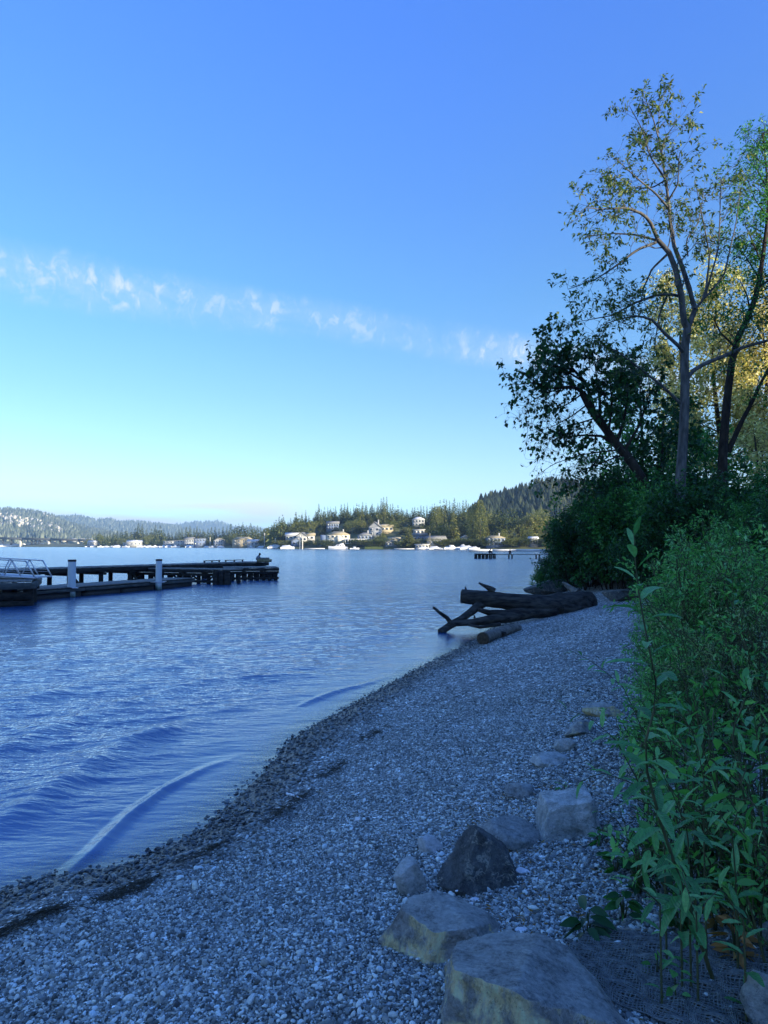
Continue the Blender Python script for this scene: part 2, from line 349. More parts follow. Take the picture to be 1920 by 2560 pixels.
mx2 = t.n('ShaderNodeMixShader'); t.l(t.math('MULTIPLY', fr.outputs[0], 1.0), mx2.inputs[0]); t.l(mx1.outputs[0], mx2.inputs[1]); t.l(gl.outputs[0], mx2.inputs[2])
t.l(mx2.outputs[0], o.inputs['Surface'])
simple_mat('hill_wood', (0.04, 0.06, 0.04), (0.10, 0.12, 0.08), 0.02, 0.95, bstr=0)
simple_mat('shore_land', (0.04, 0.06, 0.025), (0.12, 0.13, 0.06), 0.08, 0.95, bstr=0)

# ------------------------------------------------------------------ mesh and object helpers
def mesh_np(name, V, F, smooth=False):
    V = np.asarray(V, dtype=np.float32).reshape(-1, 3)
    Fs = [np.asarray(f, dtype=np.int32) for f in (F if isinstance(F, list) else [F]) if len(f)]
    me = bpy.data.meshes.new(name)
    me.vertices.add(len(V)); me.vertices.foreach_set('co', V.ravel())
    nl = sum(f.size for f in Fs); npoly = sum(len(f) for f in Fs)
    me.loops.add(nl); me.polygons.add(npoly)
    me.loops.foreach_set('vertex_index', np.concatenate([f.ravel() for f in Fs]))
    tot = np.concatenate([np.full(len(f), f.shape[1], np.int32) for f in Fs])
    st = np.concatenate([[0], np.cumsum(tot)[:-1]]).astype(np.int32)
    me.polygons.foreach_set('loop_start', st); me.polygons.foreach_set('loop_total', tot)
    if smooth: me.polygons.foreach_set('use_smooth', np.ones(npoly, bool))
    me.update(); me.validate()
    return me
class MB:
    """collects pieces into one mesh"""
    def __init__(s): s.V = []; s.F3 = []; s.F4 = []; s.n = 0
    def add(s, V, F):
        V = np.asarray(V, float).reshape(-1, 3)
        for f in (F if isinstance(F, list) else [F]):
            f = np.asarray(f)
            if not len(f): continue
            (s.F3 if f.shape[1] == 3 else s.F4).append(f + s.n)
        s.V.append(V); s.n += len(V)
        return s
    def box(s, c, size, rz=0.0):
        x, y, z_ = [k / 2 for k in size]
        V = np.array([[i, j, k] for i in (-x, x) for j in (-y, y) for k in (-z_, z_)])
        if rz:
            c_, s_ = math.cos(rz), math.sin(rz); V = V @ np.array([[c_, s_, 0], [-s_, c_, 0], [0, 0, 1]])
        return s.add(V + np.array(c), np.array([[0, 1, 3, 2], [4, 6, 7, 5], [0, 4, 5, 1], [2, 3, 7, 6], [0, 2, 6, 4], [1, 5, 7, 3]]))
    def bar(s, a, b, w_, h_):
        """box along a->b, w_ wide, h_ high"""
        a, b = np.array(a, float), np.array(b, float); d = b - a; L = np.linalg.norm(d); d /= L
        up = np.array([0, 0, 1.0]) if abs(d[2]) < 0.95 else np.array([0, 1.0, 0])
        sx = np.cross(d, up); sx /= np.linalg.norm(sx); u = np.cross(sx, d)
        V = [p + sx * i * w_ / 2 + u * j * h_ / 2 for p in (a, b) for i in (-1, 1) for j in (-1, 1)]
        return s.add(V, np.array([[0, 1, 3, 2], [4, 6, 7, 5], [0, 4, 5, 1], [2, 3, 7, 6], [0, 2, 6, 4], [1, 5, 7, 3]]))
    def cyl(s, a, b, r0, r1=None, n=12):
        r1 = r0 if r1 is None else r1
        V, F = tubes(np.array([[a, b]], float), np.array([[r0, r1]], float), n)
        k = len(V)
        s.add(V, F)
        return s.add(V, np.array([[0, n - 1 - i, n - 2 - i] for i in range(n - 2)] + [[n, n + i + 1, n + i + 2] for i in range(n - 2)]))
    def mesh(s, name, smooth=False):
        V = np.concatenate(s.V); F = []
        if s.F3: F.append(np.concatenate(s.F3))
        if s.F4: F.append(np.concatenate(s.F4))
        return mesh_np(name, V, F, smooth)
def tubes(P, Rad, S):
    """P (n,K,3) paths, Rad (n,K) radii -> verts, quads"""
    n, K, _ = P.shape
    T = np.gradient(P, axis=1); T /= np.linalg.norm(T, axis=2, keepdims=True) + 1e-9
    ref = np.where(np.abs(T[:, :1, 2:3]) < 0.9, np.array([0, 0, 1.0]), np.array([1.0, 0, 0]))
    ref = np.broadcast_to(ref, T.shape)
    A = np.cross(T, ref); A /= np.linalg.norm(A, axis=2, keepdims=True) + 1e-9
    B = np.cross(T, A)
    ang = np.arange(S) * 2 * math.pi / S
    V = P[:, :, None, :] + Rad[:, :, None, None] * (A[:, :, None, :] * np.cos(ang)[None, None, :, None] + B[:, :, None, :] * np.sin(ang)[None, None, :, None])
    idx = np.arange(n * K * S).reshape(n, K, S)
    a = idx[:, :-1, :]; b_ = np.roll(a, -1, axis=2); c_ = idx[:, 1:, :]; d_ = np.roll(c_, -1, axis=2)
    return V.reshape(-1, 3), np.stack([a, b_, d_, c_], -1).reshape(-1, 4)
def unit(v): return v / (np.linalg.norm(v, axis=-1, keepdims=True) + 1e-9)
def leaves_np(P, D, size, wr=0.3, droop=0.25, hi=False, r=rng):
    """one folded leaf per point: P base, D direction"""
    n = len(P); D = unit(D); rv = unit(r.normal(size=(n, 3)) + np.array([0, 0, 1.2]))
    S_ = unit(np.cross(D, rv)); N = np.cross(S_, D); s = np.asarray(size).reshape(-1, 1)
    dz = np.array([0, 0, -1.0]) * droop * s
    if not hi:
        V = np.stack([P, P + D * s * .45 + S_ * s * wr * .5 + N * s * .05, P + D * s + dz, P + D * s * .45 - S_ * s * wr * .5 + N * s * .05], 1)
        i = np.arange(n)[:, None] * 4
        return V.reshape(-1, 3), np.concatenate([i + [0, 2, 1], i + [0, 3, 2]])
    t_ = [0.0, .25, .5, .78, 1.0]; wv = [0.0, .42, .5, .3, 0.0]
    rows = []
    for tt, ww in zip(t_, wv):
        c = P + D * s * tt + dz * tt * tt
        if ww == 0: rows.append(c[:, None])
        else: rows.append(np.stack([c + S_ * s * wr * ww + N * s * .04, c - N * s * .01, c - S_ * s * wr * ww + N * s * .04], 1))
    V = np.concatenate(rows, 1)      # 1+3+3+3+1 = 11
    i = np.arange(n)[:, None] * 11
    tri = [[0, 2, 1], [0, 3, 2], [7, 8, 10], [8, 9, 10]]
    F3 = np.concatenate([i + x for x in tri])
    F4 = np.concatenate([i + x for x in ([1, 2, 5, 4], [2, 3, 6, 5], [4, 5, 8, 7], [5, 6, 9, 8])])
    return V.reshape(-1, 3), [F3, F4]
def tag(o, label=None, cat=None, group=None, kind=None):
    if label: o['label'] = label
    if cat: o['category'] = cat
    if group: o['group'] = group
    if kind: o['kind'] = kind
    return o
def obj(name, me, mat, parent=None, loc=None):
    o = bpy.data.objects.new(name, me)
    if mat and not len(me.materials): me.materials.append(MATS[mat])
    COL.objects.link(o)
    if parent: o.parent = parent
    if loc is not None: o.location = loc
    return o
def thing(name, label, cat, loc=(0, 0, 0), rz=0, group=None, scale=None):
    o = bpy.data.objects.new(name, None); COL.objects.link(o)
    o.empty_display_size = 0.2
    o.location = loc; o.rotation_euler = (0, 0, rz)
    if scale is not None: o.scale = (scale,) * 3 if isinstance(scale, (int, float)) else scale
    return tag(o, label, cat, group)
def copy_tree(o, parent=None):
    c = o.copy(); COL.objects.link(c)
    if parent: c.parent = parent
    for ch in list(o.children): copy_tree(ch, c)
    return c

# ------------------------------------------------------------------ terrain
def G0(px, py, z_=0.0):
    d = pdir(px, py); t_ = (z_ - CAMH) / d[2]; return np.array([0, 0, CAMH]) + d * t_
def at(px, Y, py=None, z_=None):
    """point at depth Y on the photo column px, height from the pixel row or given"""
    d = pdir(px, 1364 if py is None else py); p = np.array([0, 0, CAMH]) + d * (Y / d[1])
    if z_ is not None: p[2] = z_
    return p
shore_px = [(0, 2229), (127, 2187), (295, 2166), (380, 2136), (506, 2069), (600, 1990), (653, 1937), (745, 1836), (841, 1785), (937, 1730), (1058, 1665), (1179, 1605), (1255, 1552), (1330, 1486)]
SH = [G0(*p)[:2] for p in shore_px]
SH = [np.array([-9.0, -40.0]), np.array([-5.6, -4.0]), np.array([-4.2, 2.0])] + SH + [np.array(p) for p in ((10.5, 45), (14.5, 60), (23, 90), (38, 140), (70, 250), (130, 460), (400, 900))]
SH = np.array(SH)
def sdist(x, y):
    """signed distance to the waterline, positive on the beach side"""
    x = np.asarray(x, float); y = np.asarray(y, float); best = np.full(x.shape, 1e9); sg = np.ones(x.shape)
    for a, b_ in zip(SH[:-1], SH[1:]):
        d = b_ - a; L2 = d @ d
        t_ = np.clip(((x - a[0]) * d[0] + (y - a[1]) * d[1]) / L2, 0, 1)
        ex = x - a[0] - t_ * d[0]; ey = y - a[1] - t_ * d[1]; q = ex * ex + ey * ey
        cr = d[0] * ey - d[1] * ex
        u = q < best
        best = np.where(u, q, best); sg = np.where(u, np.where(cr > 0, -1.0, 1.0), sg)
    return np.sqrt(best) * sg
def ss(v, a, b_):
    t_ = np.clip((v - a) / (b_ - a), 0, 1); return t_ * t_ * (3 - 2 * t_)
_nk = rng.normal(size=(24, 2)); _np = rng.uniform(0, 6.28, 24)
def wavy(x, y, s0, k0=0, n=6):
    r_ = 0
    for i in range(n):
        kx, ky = _nk[(k0 + i) % 24] * s0 * (1 + 0.35 * i)
        r_ = r_ + np.sin(kx * x + ky * y + _np[(k0 + i) % 24]) / (1 + 0.4 * i)
    return r_ / 2.5
def terrain(x, y):
    x = np.asarray(x, float); y = np.asarray(y, float)
    d = sdist(x, y)
    land = np.where(d < 3.5, 0.2 * d, 0.7 + 0.1 * (d - 3.5))
    land = land + ss(d, 6.0, 14.0) * 1.3 + ss(d, 10, 40) * 2.5
    bed = np.maximum(-3.5, 0.16 * d)
    h = np.where(d > 0, land, bed)
    h = h + 0.03 * wavy(x, y, 1.6, 0) * ss(d, 0.3, 1.5) + 0.008 * wavy(x, y, 6, 8) * ss(d, 0.05, .6)
    h = h + 0.35 * wavy(x, y, 0.22, 4) * ss(d, 9, 20)
    # unseen ridge towards the sun, added and shaped to shade the beach
    s = x * SUNXY[0] + y * SUNXY[1]; c = x * (-SUNXY[1]) + y * SUNXY[0]
    crest = 22 + 1.6 * wavy(x, y, 0.06, 2) + 13 * ss(c, 92, 125)
    h = h + crest * ss(s, 18, 75) * ss(d, 4, 14)
    return h
def soilness(x, y, d):
    edge = 5.2 + 0.5 * wavy(x, y, 0.9, 3) + 2.0 * ss(y, 9, 20) + .6 * (1 - ss(y, 2.5, 5))
    return ss(d - edge, 0.0, 1.2)
def GG(px, py):
    """where the ray of a photo pixel meets the ground"""
    d = pdir(px, py); d = d / np.linalg.norm(d)
    t_ = np.concatenate([np.linspace(0.8, 12, 900), np.linspace(12.02, 90, 1600)])
    P = np.array([0, 0, CAMH]) + t_[:, None] * d
    hit = np.nonzero(P[:, 2] < np.maximum(terrain(P[:, 0], P[:, 1]), 0))[0]
    return P[hit[0]] if len(hit) else P[-1]
def polar(r, ang):
    rr_, aa = np.meshgrid(r, ang, indexing='ij')
    return rr_ * np.sin(aa), rr_ * np.cos(aa)
def grid_faces(nr, na):
    i = np.arange(nr * na).reshape(nr, na)
    return np.stack([i[:-1, :-1], i[:-1, 1:], i[1:, 1:], i[1:, :-1]], -1).reshape(-1, 4)

ang = np.concatenate([np.linspace(-180, -45, 40)[:-1], np.linspace(-45, 45, 330), np.linspace(45, 180, 45)[1:]]) * math.pi / 180
rad = np.concatenate([[0.0], np.geomspace(0.5, 45, 300), np.geomspace(46, 420, 60)])
X, Y = polar(rad, ang)
Z = terrain(X, Y)
me = mesh_np('ground', np.stack([X, Y, Z], -1), grid_faces(*X.shape), True)
D = sdist(X, Y)
a = me.attributes.new('wet', 'FLOAT', 'POINT'); a.data.foreach_set('value', (1 - ss(D + 0.12 * wavy(X, Y, 5, 5), 0.25, 0.85)).ravel().astype(np.float32))
a = me.attributes.new('soil', 'FLOAT', 'POINT'); a.data.foreach_set('value', soilness(X, Y, D).ravel().astype(np.float32))
tag(obj('ground', me, 'gravel_ground'), kind='structure')

# ------------------------------------------------------------------ lake
CRESTS = [([(-2.48, 4.9), (-2.34, 5.7), (-2.33, 6.4), (-2.24, 7.1), (-2.02, 7.8), (-1.6, 8.5)], .040, .07, .13),
          ([(-3.7, 5.0), (-3.5, 6.3), (-3.42, 7.3), (-3.3, 8.8), (-2.7, 10.0), (-1.9, 11.6)], .075, .26, .55),
          ([(-1.6, 10.3), (-1.0, 11.4), (-.3, 12.6), (.3, 13.6)], .035, .09, .15),
          ([(-4.95, 5.5), (-4.75, 8), (-4.5, 10), (-3.6, 12.2), (-2.4, 14)], .05, .28, .5),
          ([(-6.4, 7), (-6.1, 9.5), (-5.6, 12), (-4.5, 14.5), (-3, 17)], .045, .32, .6), ([(-8, 9), (-7.6, 12), (-6.8, 15), (-5, 19)], .04, .4, .7),
          ([(-9.6, 11), (-9, 15), (-7.6, 19), (-5.4, 23)], .035, .45, .8)]
def wave_h(x, y):
    """swell rolling onto the beach and small chop; fades with distance"""
    d = -sdist(x, y)                      # metres out from the waterline
    r_ = np.hypot(x, y)
    al_ = x * 0.6 + y * 0.8               # along the shore
    ph = d + 0.16 * wavy(x, y, 0.8, 9) + 0.03 * al_
    h = np.zeros_like(x); calm = np.zeros_like(x)
    # crests of the swell, each a line on the water with a steep face towards the beach
    for pts, amp, wf, wb_ in CRESTS:
        pts = np.array(pts, float); best = np.full(x.shape, 1e9); sg = np.ones(x.shape); tt = np.zeros(x.shape); L_ = np.concatenate([[0], np.cumsum(np.linalg.norm(np.diff(pts, axis=0), axis=1))])
        for i in range(len(pts) - 1):
            a0, v = pts[i], pts[i + 1] - pts[i]; l2 = v @ v; t_ = np.clip(((x - a0[0]) * v[0] + (y - a0[1]) * v[1]) / l2, 0, 1)
            ex = x - a0[0] - t_ * v[0]; ey = y - a0[1] - t_ * v[1]; q = ex * ex + ey * ey; u = q < best
            best = np.where(u, q, best); sg = np.where(u, np.where(v[0] * ey - v[1] * ex > 0, -1.0, 1.0), sg); tt = np.where(u, (L_[i] + t_ * math.sqrt(l2)) / L_[-1], tt)
        u = np.sqrt(best) * sg + 0.05 * wavy(x, y, 1.3, 9)
        prof = np.where(u > 0, np.exp(-(u / wf) ** 2), np.maximum(0, 1 - np.abs(u) / wb_) ** 1.15)
        h += amp * prof * ss(tt, 0.0, 0.3) * (1 - ss(tt, 0.55, 1.0)) * (1 + .35 * wavy(x, y, 1.7, 3)); calm = np.maximum(calm, prof * (wf < .105) * ss(tt, 0, .2) * (1 - ss(tt, .8, 1)))
    fade = 1 / (1 + (r_ / 30) ** 2)
    sh = ss(d, 0.3, 2.6)
    for i in range(26):
        k = 3.0 * 1.17 ** i; th = wa[i]
        h += 0.0085 * (3.0 / k) ** 0.72 * np.sin(k * (x * math.sin(th) + y * math.cos(th)) + wp[i] + 0.8 * np.sin(0.7 * x * wb[i] + 0.5 * y)) * fade * (0.15 + 0.85 * sh) * (1 - .4 * calm) * (k * r_ < 1700)
    return h
def chop_of(x, y):
    d = -sdist(x, y); near = np.exp(-((x + 2.3 - .12 * (y - 6)) / .35) ** 2) * ss(y, 4.6, 5.4) * (1 - ss(y, 8.2, 9.2))
    return (.3 + .7 * ss(d, .5, 3.0)) * (1 - .5 * near)
wa = rng.normal(-0.25, 0.5, 26); wp = rng.uniform(0, 6.28, 26); wb = rng.uniform(0.5, 1.5, 26)
ang = np.concatenate([np.linspace(-150, -36, 60)[:-1], np.linspace(-36, 24, 480), np.linspace(24, 75, 30)[1:]]) * math.pi / 180
rad = np.concatenate([np.geomspace(1.5, 3.6, 60), np.geomspace(3.61, 14, 520), np.geomspace(14.05, 50, 230), np.geomspace(50.5, 9000, 110)])
X, Y = polar(rad, ang)
Z = wave_h(X, Y)
me = mesh_np('lake', np.stack([X, Y, Z], -1), grid_faces(*X.shape), True)
dep = np.where(np.hypot(X, Y) < 300, np.clip(Z - terrain(X, Y), 0, 5), 5)
a = me.attributes.new('depth', 'FLOAT', 'POINT'); a.data.foreach_set('value', dep.ravel().astype(np.float32))
a = me.attributes.new('chop', 'FLOAT', 'POINT'); a.data.foreach_set('value', chop_of(X, Y).ravel().astype(np.float32))
a = me.attributes.new('far', 'FLOAT', 'POINT'); a.data.foreach_set('value', ss(np.hypot(X, Y), 8, 55).ravel().astype(np.float32))
tag(obj('lake_water', me, 'lake_water'), kind='structure')

# ------------------------------------------------------------------ far land and hills
def interp(px, pts):
    return np.interp(px, [p[0] for p in pts], [p[1] for p in pts])
WLINE = [(-400, 1500), (0, 1480), (215, 1150), (240, 980), (420, 900), (640, 720), (700, 520), (900, 470), (1100, 440), (1300, 420), (1650, 400)]   # distance of the far waterline by photo column
HLAND = [(-400, 4), (215, 4), (640, 5), (720, 14), (860, 22), (1000, 20), (1100, 18), (1250, 12), (1650, 12)]
def fland(px, back):
    """height of the far land, back metres behind its waterline"""
    return -0.5 + 2.2 * ss(back, 0, 6) + interp(px, HLAND) * ss(back, 8, 95)
def fpoint(px, back, z_=None):
    Y_ = interp(px, WLINE) + back
    p = at(px, Y_); p[2] = fland(px, back) if z_ is None else z_; return p
pxs = np.linspace(-400, 1650, 260); bk = np.concatenate([[-12, -4, 0, 2, 4, 7], np.linspace(12, 110, 14), [160, 260, 420]])
V = np.array([[*(at(p, interp(p, WLINE) + b_)[:2]), (-4 if b_ < -3 else fland(p, max(b_, 0)) + (0.5 * math.sin(p * .13 + b_ * .1) if b_ > 5 else 0))] for b_ in bk for p in pxs])
i_ = np.arange(len(V)).reshape(len(bk), len(pxs))
F = np.stack([i_[:-1, :-1], i_[:-1, 1:], i_[1:, 1:], i_[1:, :-1]], -1).reshape(-1, 4)
tag(obj('far_shore_land', mesh_np('far_shore_land', V, F, True), 'shore_land'), kind='structure')

def ridge(name, sky_pts, Yc, depth, jag, x0, x1, n=260, base=1.0, seed=1):
    """a hill whose crest follows the skyline seen from the beach, sloping down towards the lake and away behind"""
    r_ = np.random.default_rng(seed); px_ = np.linspace(x0, x1, n); rows = []
    prof = [(-1.0, 0.0), (-0.8, 0.12), (-0.6, 0.33), (-0.42, 0.52), (-0.28, 0.72), (-0.14, 0.88), (0.0, 1.0), (0.25, 0.85), (0.6, 0.5), (1.0, 0.0)]
    for t_, hf in prof:
        row = []
        for p in px_:
            top = at(p, Yc, interp(p, sky_pts)); q = at(p, Yc + t_ * depth)
            zz = max(top[2], base) * hf + (jag * (noise.noise(Vector((p * .02, t_ * 3, seed))) * 1.6) if -1 < t_ < 1 and t_ != 0 else 0)
            row.append((q[0], q[1], base + max(zz, 0) - (2 if abs(t_) == 1 else 0)))
        rows.append(row)
    V = np.array(rows).reshape(-1, 3); i_ = np.arange(len(V)).reshape(len(prof), n)
    F = np.stack([i_[:-1, :-1], i_[:-1, 1:], i_[1:, 1:], i_[1:, :-1]], -1).reshape(-1, 4)
    return tag(obj(name, mesh_np(name, V, F, True), 'hill_wood'), kind='structure'), V.reshape(len(prof), n, 3)
hillA, HA = ridge('near_hill', [(-500, 1262), (-200, 1272), (0, 1281), (20, 1280), (60, 1284), (90, 1288), (110, 1294), (135, 1300), (160, 1312), (220, 1328), (300, 1345), (380, 1355), (420, 1362)], 3300, 1500, 9, -500, 425, seed=3)
hillB, HB = ridge('middle_hill', [(40, 1345), (90, 1306), (120, 1300), (150, 1296), (185, 1292), (215, 1297), (240, 1304), (275, 1301), (300, 1309), (320, 1307), (350, 1308), (390, 1313), (420, 1317), (470, 1326), (520, 1340), (560, 1358)], 5200, 1700, 12, 40, 560, seed=5)
hillC, HC = ridge('blue_hill', [(330, 1350), (400, 1322), (440, 1312), (480, 1308), (520, 1306), (545, 1304), (560, 1310), (585, 1317), (640, 1321), (700, 1330), (800, 1345), (900, 1360)], 7000, 1500, 10, 330, 900, seed=8)
hillD, HD = ridge('wooded_hill', [(1120, 1356), (1170, 1311), (1195, 1281), (1215, 1263), (1250, 1261), (1290, 1251), (1330, 1233), (1370, 1229), (1430, 1229), (1500, 1236), (1600, 1246), (1750, 1271), (1900, 1311)], 760, 220, 4, 1120, 1900, seed=11)
# the woods on the distant hills: small cones that read as one mass
def wood_mass(name, grids, n, hmin, hmax, mat, seed):
    r_ = np.random.default_rng(seed); V = []; 
    for g, k in grids:
        a_ = r_.uniform(0.5, g.shape[0] - 3.2, int(n * k)); b_ = r_.uniform(0, g.shape[1] - 1.01, int(n * k))
        i0, j0 = a_.astype(int), b_.astype(int); fa, fb = (a_ - i0)[:, None], (b_ - j0)[:, None]
        V.append(g[i0, j0] * (1 - fa) * (1 - fb) + g[i0 + 1, j0] * fa * (1 - fb) + g[i0, j0 + 1] * (1 - fa) * fb + g[i0 + 1, j0 + 1] * fa * fb)
    P = np.concatenate(V); n = len(P); h = r_.uniform(hmin, hmax, n)[:, None]; rr_ = h * r_.uniform(.16, .34, n)[:, None]
    an = r_.uniform(0, 6.28, (n, 1)) + np.arange(5) * 2 * math.pi / 5
    ring = P[:, None] + np.stack([np.cos(an) * rr_, np.sin(an) * rr_, np.broadcast_to(h * 0.12, an.shape)], -1)
    mid = P[:, None] + np.stack([np.cos(an + .6) * rr_ * .65, np.sin(an + .6) * rr_ * .65, np.broadcast_to(h * 0.5, an.shape)], -1)
    tip = P + np.array([0, 0, 1.0]) * h
    V = np.concatenate([ring, mid, tip[:, None]], 1); i_ = np.arange(n)[:, None] * 11
    F4 = np.concatenate([i_ + [k, (k + 1) % 5, 5 + (k + 1) % 5, 5 + k] for k in range(5)])
    F3 = np.concatenate([i_ + [5 + k, 5 + (k + 1) % 5, 10] for k in range(5)])
    return tag(obj(name, mesh_np(name, V, [F3, F4]), mat), kind='stuff')
leaf_mat('hill_leaf', (0.05, 0.07, 0.055), (0.12, 0.14, 0.105), (0.2, 0.22, 0.16), 0.0, 0.9)
wood_mass('hillside_forest', [(HA, 1.0), (HB, .8), (HC, .5)], 6500, 14, 34, 'hill_leaf', 2)
leaf_mat('hill_needles_shade', (0.010, 0.022, 0.014), (0.028, 0.045, 0.024), (0.07, 0.085, 0.035), 0.05, 0.9)  # shade on the hill slope is put into this darker needle colour
wood_mass('wooded_hill_forest', [(HD, 1.0)], 4200, 5, 19, 'hill_needles_shade', 4)

# ------------------------------------------------------------------ haze (real air between the beach and the hills)
hm = bpy.data.materials.new('haze_air'); hm.use_nodes = True; hm.node_tree.nodes.clear()
t = NT(hm.node_tree); o = t.n('ShaderNodeOutputMaterial'); pv = t.n('ShaderNodeVolumePrincipled')
pv.inputs['Density'].default_value = 0.00013; pv.inputs['Color'].default_value = (0.42, 0.68, 1.0, 1); pv.inputs['Anisotropy'].default_value = 0.1
t.l(pv.outputs[0], o.inputs['Volume']); MATS['haze_air'] = hm
hz = MB().box((-1500, 4200, 163), (9500, 9600, 340))
tag(obj('haze', hz.mesh('haze'), 'haze_air'), kind='stuff')
#==SETTING END==
# ------------------------------------------------------------------ pier, floating dock, piles
def P2(px, Y, z_): return at(px, Y, z_=z_)
def ln(a, b, t_): return np.array(a) * (1 - t_) + np.array(b) * t_
pier = thing('wooden_pier', 'long dark timber pier on cross-braced posts reaching out into the lake', 'pier', (0, 0, 0))
def pbar(name, a, b, w_, h_, mat, parent): return obj(name, MB().bar(a, b, w_, h_).mesh(name), mat, parent)
A = P2(-260, 33.0, 1.08); B = P2(672, 57.6, 1.08)
dirp = (B - A) / np.linalg.norm(B - A); nr = np.array([-dirp[1], dirp[0], 0])       # away from the beach
off = nr * 1.2
def deck(name, a, b, wd, n_, parent, z_, th=0.06, mat='dock_board'):
    """walking boards laid across, every board its own block with a gap, joined as one deck"""
    mb = MB(); a = np.array(a); b = np.array(b); d = b - a; L = np.linalg.norm(d); d /= L; nn_ = np.array([-d[1], d[0], 0])
    k = int(L / 0.2)
    for i in range(k):
        c = a + d * (i + .5) * L / k; e = 0.04 * math.sin(i * 2.3); hz_ = 0.006 * math.sin(i * 5.1)
        mb.bar(c - nn_ * (e) + np.array([0, 0, z_ - th / 2 + hz_]), c + nn_ * (wd + e) + np.array([0, 0, z_ - th / 2 + hz_]), L / k - 0.015, th)
    return tag(obj(name, mb.mesh(name), mat, parent), kind='stuff')
A0 = A.copy(); A0[2] = 0; B0 = B.copy(); B0[2] = 0
deck('deck_boards', A0, B0, 2.4, 0, pier, 1.16)
L = np.linalg.norm(B0 - A0)
for s_, nm in ((0.04, 'front_beam'), (2.36, 'rear_beam')):
    k = 7
    for i in range(k):
        a = A0 + dirp * L * i / k + nr * s_; b = A0 + dirp * (L * (i + 1) / k - 0.02) + nr * s_
        pbar('edge_beam', a + [0, 0, 0.96], b + [0, 0, 0.96], 0.16, 0.26, 'dock_timber_dark', pier)
nb = 13
for i in range(nb):
    c = A0 + dirp * (0.6 + (L - 1.2) * i / (nb - 1))
    for s_ in (0.25, 2.15):
        p = c + nr * s_
        obj('post', MB().cyl(p + [0, 0, -3.2], p + [0, 0, 0.83], 0.15, 0.14, 10).mesh('post', True), 'dock_timber_dark', pier)
    pbar('cross_cap', c + nr * -0.15 + [0, 0, 0.74], c + nr * 2.5 + [0, 0, 0.74], 0.2, 0.17, 'dock_timber_dark', pier)
    if i % 2 == 0:
        pbar('brace', c + nr * 0.25 + dirp * 0.2 + [0, 0, 0.62], c + nr * 0.25 + dirp * 0.95 + [0, 0, -0.15], 0.1, 0.14, 'dock_timber_dark', pier)
# low curb rails along the outer end
for t0, t1 in ((0.80, 0.865), (0.885, 0.965)):
    a = ln(A0, B0, t0) + nr * 1.9 + [0, 0, 1.30]; b = ln(A0, B0, t1) + nr * 1.9 + [0, 0, 1.30]
    pbar('curb_rail', a, b, 0.10, 0.06, 'dock_timber_dark', pier)
    for q in (0.05, 0.5, 0.95):
        c = ln(a, b, q); pbar('rail_block', c + [0, 0, -0.14], c + [0, 0, -0.032], 0.1, 0.1, 'dock_timber_dark', pier)
# lower landings in front of the pier
def landing(px0, Y0, px1, Y1, zt, wd, bays, label=None):
    a = P2(px0, Y0, 0); b = P2(px1, Y1, 0); d = (b - a); L_ = np.linalg.norm(d); d /= L_; n_ = np.array([-d[1], d[0], 0])
    deck('landing_boards', a, b, wd, 0, pier, zt)
    pbar('fascia_beam', a + n_ * .03 + [0, 0, zt - .17], b + n_ * .03 + [0, 0, zt - .17], 0.12, 0.20, 'dock_timber_dark', pier)
    pbar('fascia_beam', a + n_ * .10 + [0, 0, zt - .38], b + n_ * .10 + [0, 0, zt - .38], 0.12, 0.18, 'dock_timber_dark', pier)
    pbar('walking_beam', a + n_ * .12 + [0, 0, 0.16], b + n_ * .12 + [0, 0, 0.16], 0.12, 0.16, 'dock_timber_dark', pier)
    for i in range(bays + 1):
        c = a + d * (0.2 + (L_ - 0.4) * i / bays)
        for s_ in (0.25, wd - 0.25):
            p = c + n_ * s_
            obj('post', MB().cyl(p + [0, 0, -3.2], p + [0, 0, zt - .47], 0.14, 0.13, 10).mesh('post', True), 'dock_timber_dark', pier)
        if i < bays:
            c2 = a + d * (0.2 + (L_ - 0.4) * (i + 1) / bays); m_ = (c + c2) / 2
            if i % 2 == 0:
                for q in (c, c2):
                    pbar('brace', q + n_ * .22 + [0, 0, 0.26], m_ + n_ * .22 + [0, 0, zt - .49], 0.08, 0.10, 'dock_timber_dark', pier)
landing(318, 47.0, 575, 44.0, 0.98, 1.6, 10)
landing(560, 48.4, 698, 49.4, 0.95, 2.6, 8)
for i in range(3):   # heavy fender piles at the landing corner
    p = P2(540 + i * 14, 43.9, 0)
    obj('fender_pile', MB().cyl(p + [0, 0, -3], p + [0, 0, 0.95 - .1 * i], 0.2, 0.18, 10).mesh('fender_pile', True), 'dock_timber_dark', pier)
for i in range(2):
    p = P2(318 + i * 9, 46.8, 0)
    pbar('bumper_block', p + [-.3, -.1, 0.86], p + [.3, -.1, 0.86], .25, .3, 'pier_sunlit_timber', pier)
# stacked timber step at the pier's end
stp = thing('timber_step', 'weathered two-layer timber box step at the far end of the pier', 'step', tuple(P2(660, 56.0, 1.16)))
obj('lower_tier', MB().box((0, 0.2, 0.11), (1.05, 1.1, 0.22)).mesh('lower_tier'), 'pier_sunlit_timber', stp)
obj('upper_tier', MB().box((-.06, 0.25, 0.29), (0.8, 0.9, 0.13)).mesh('upper_tier'), 'dock_board', stp)

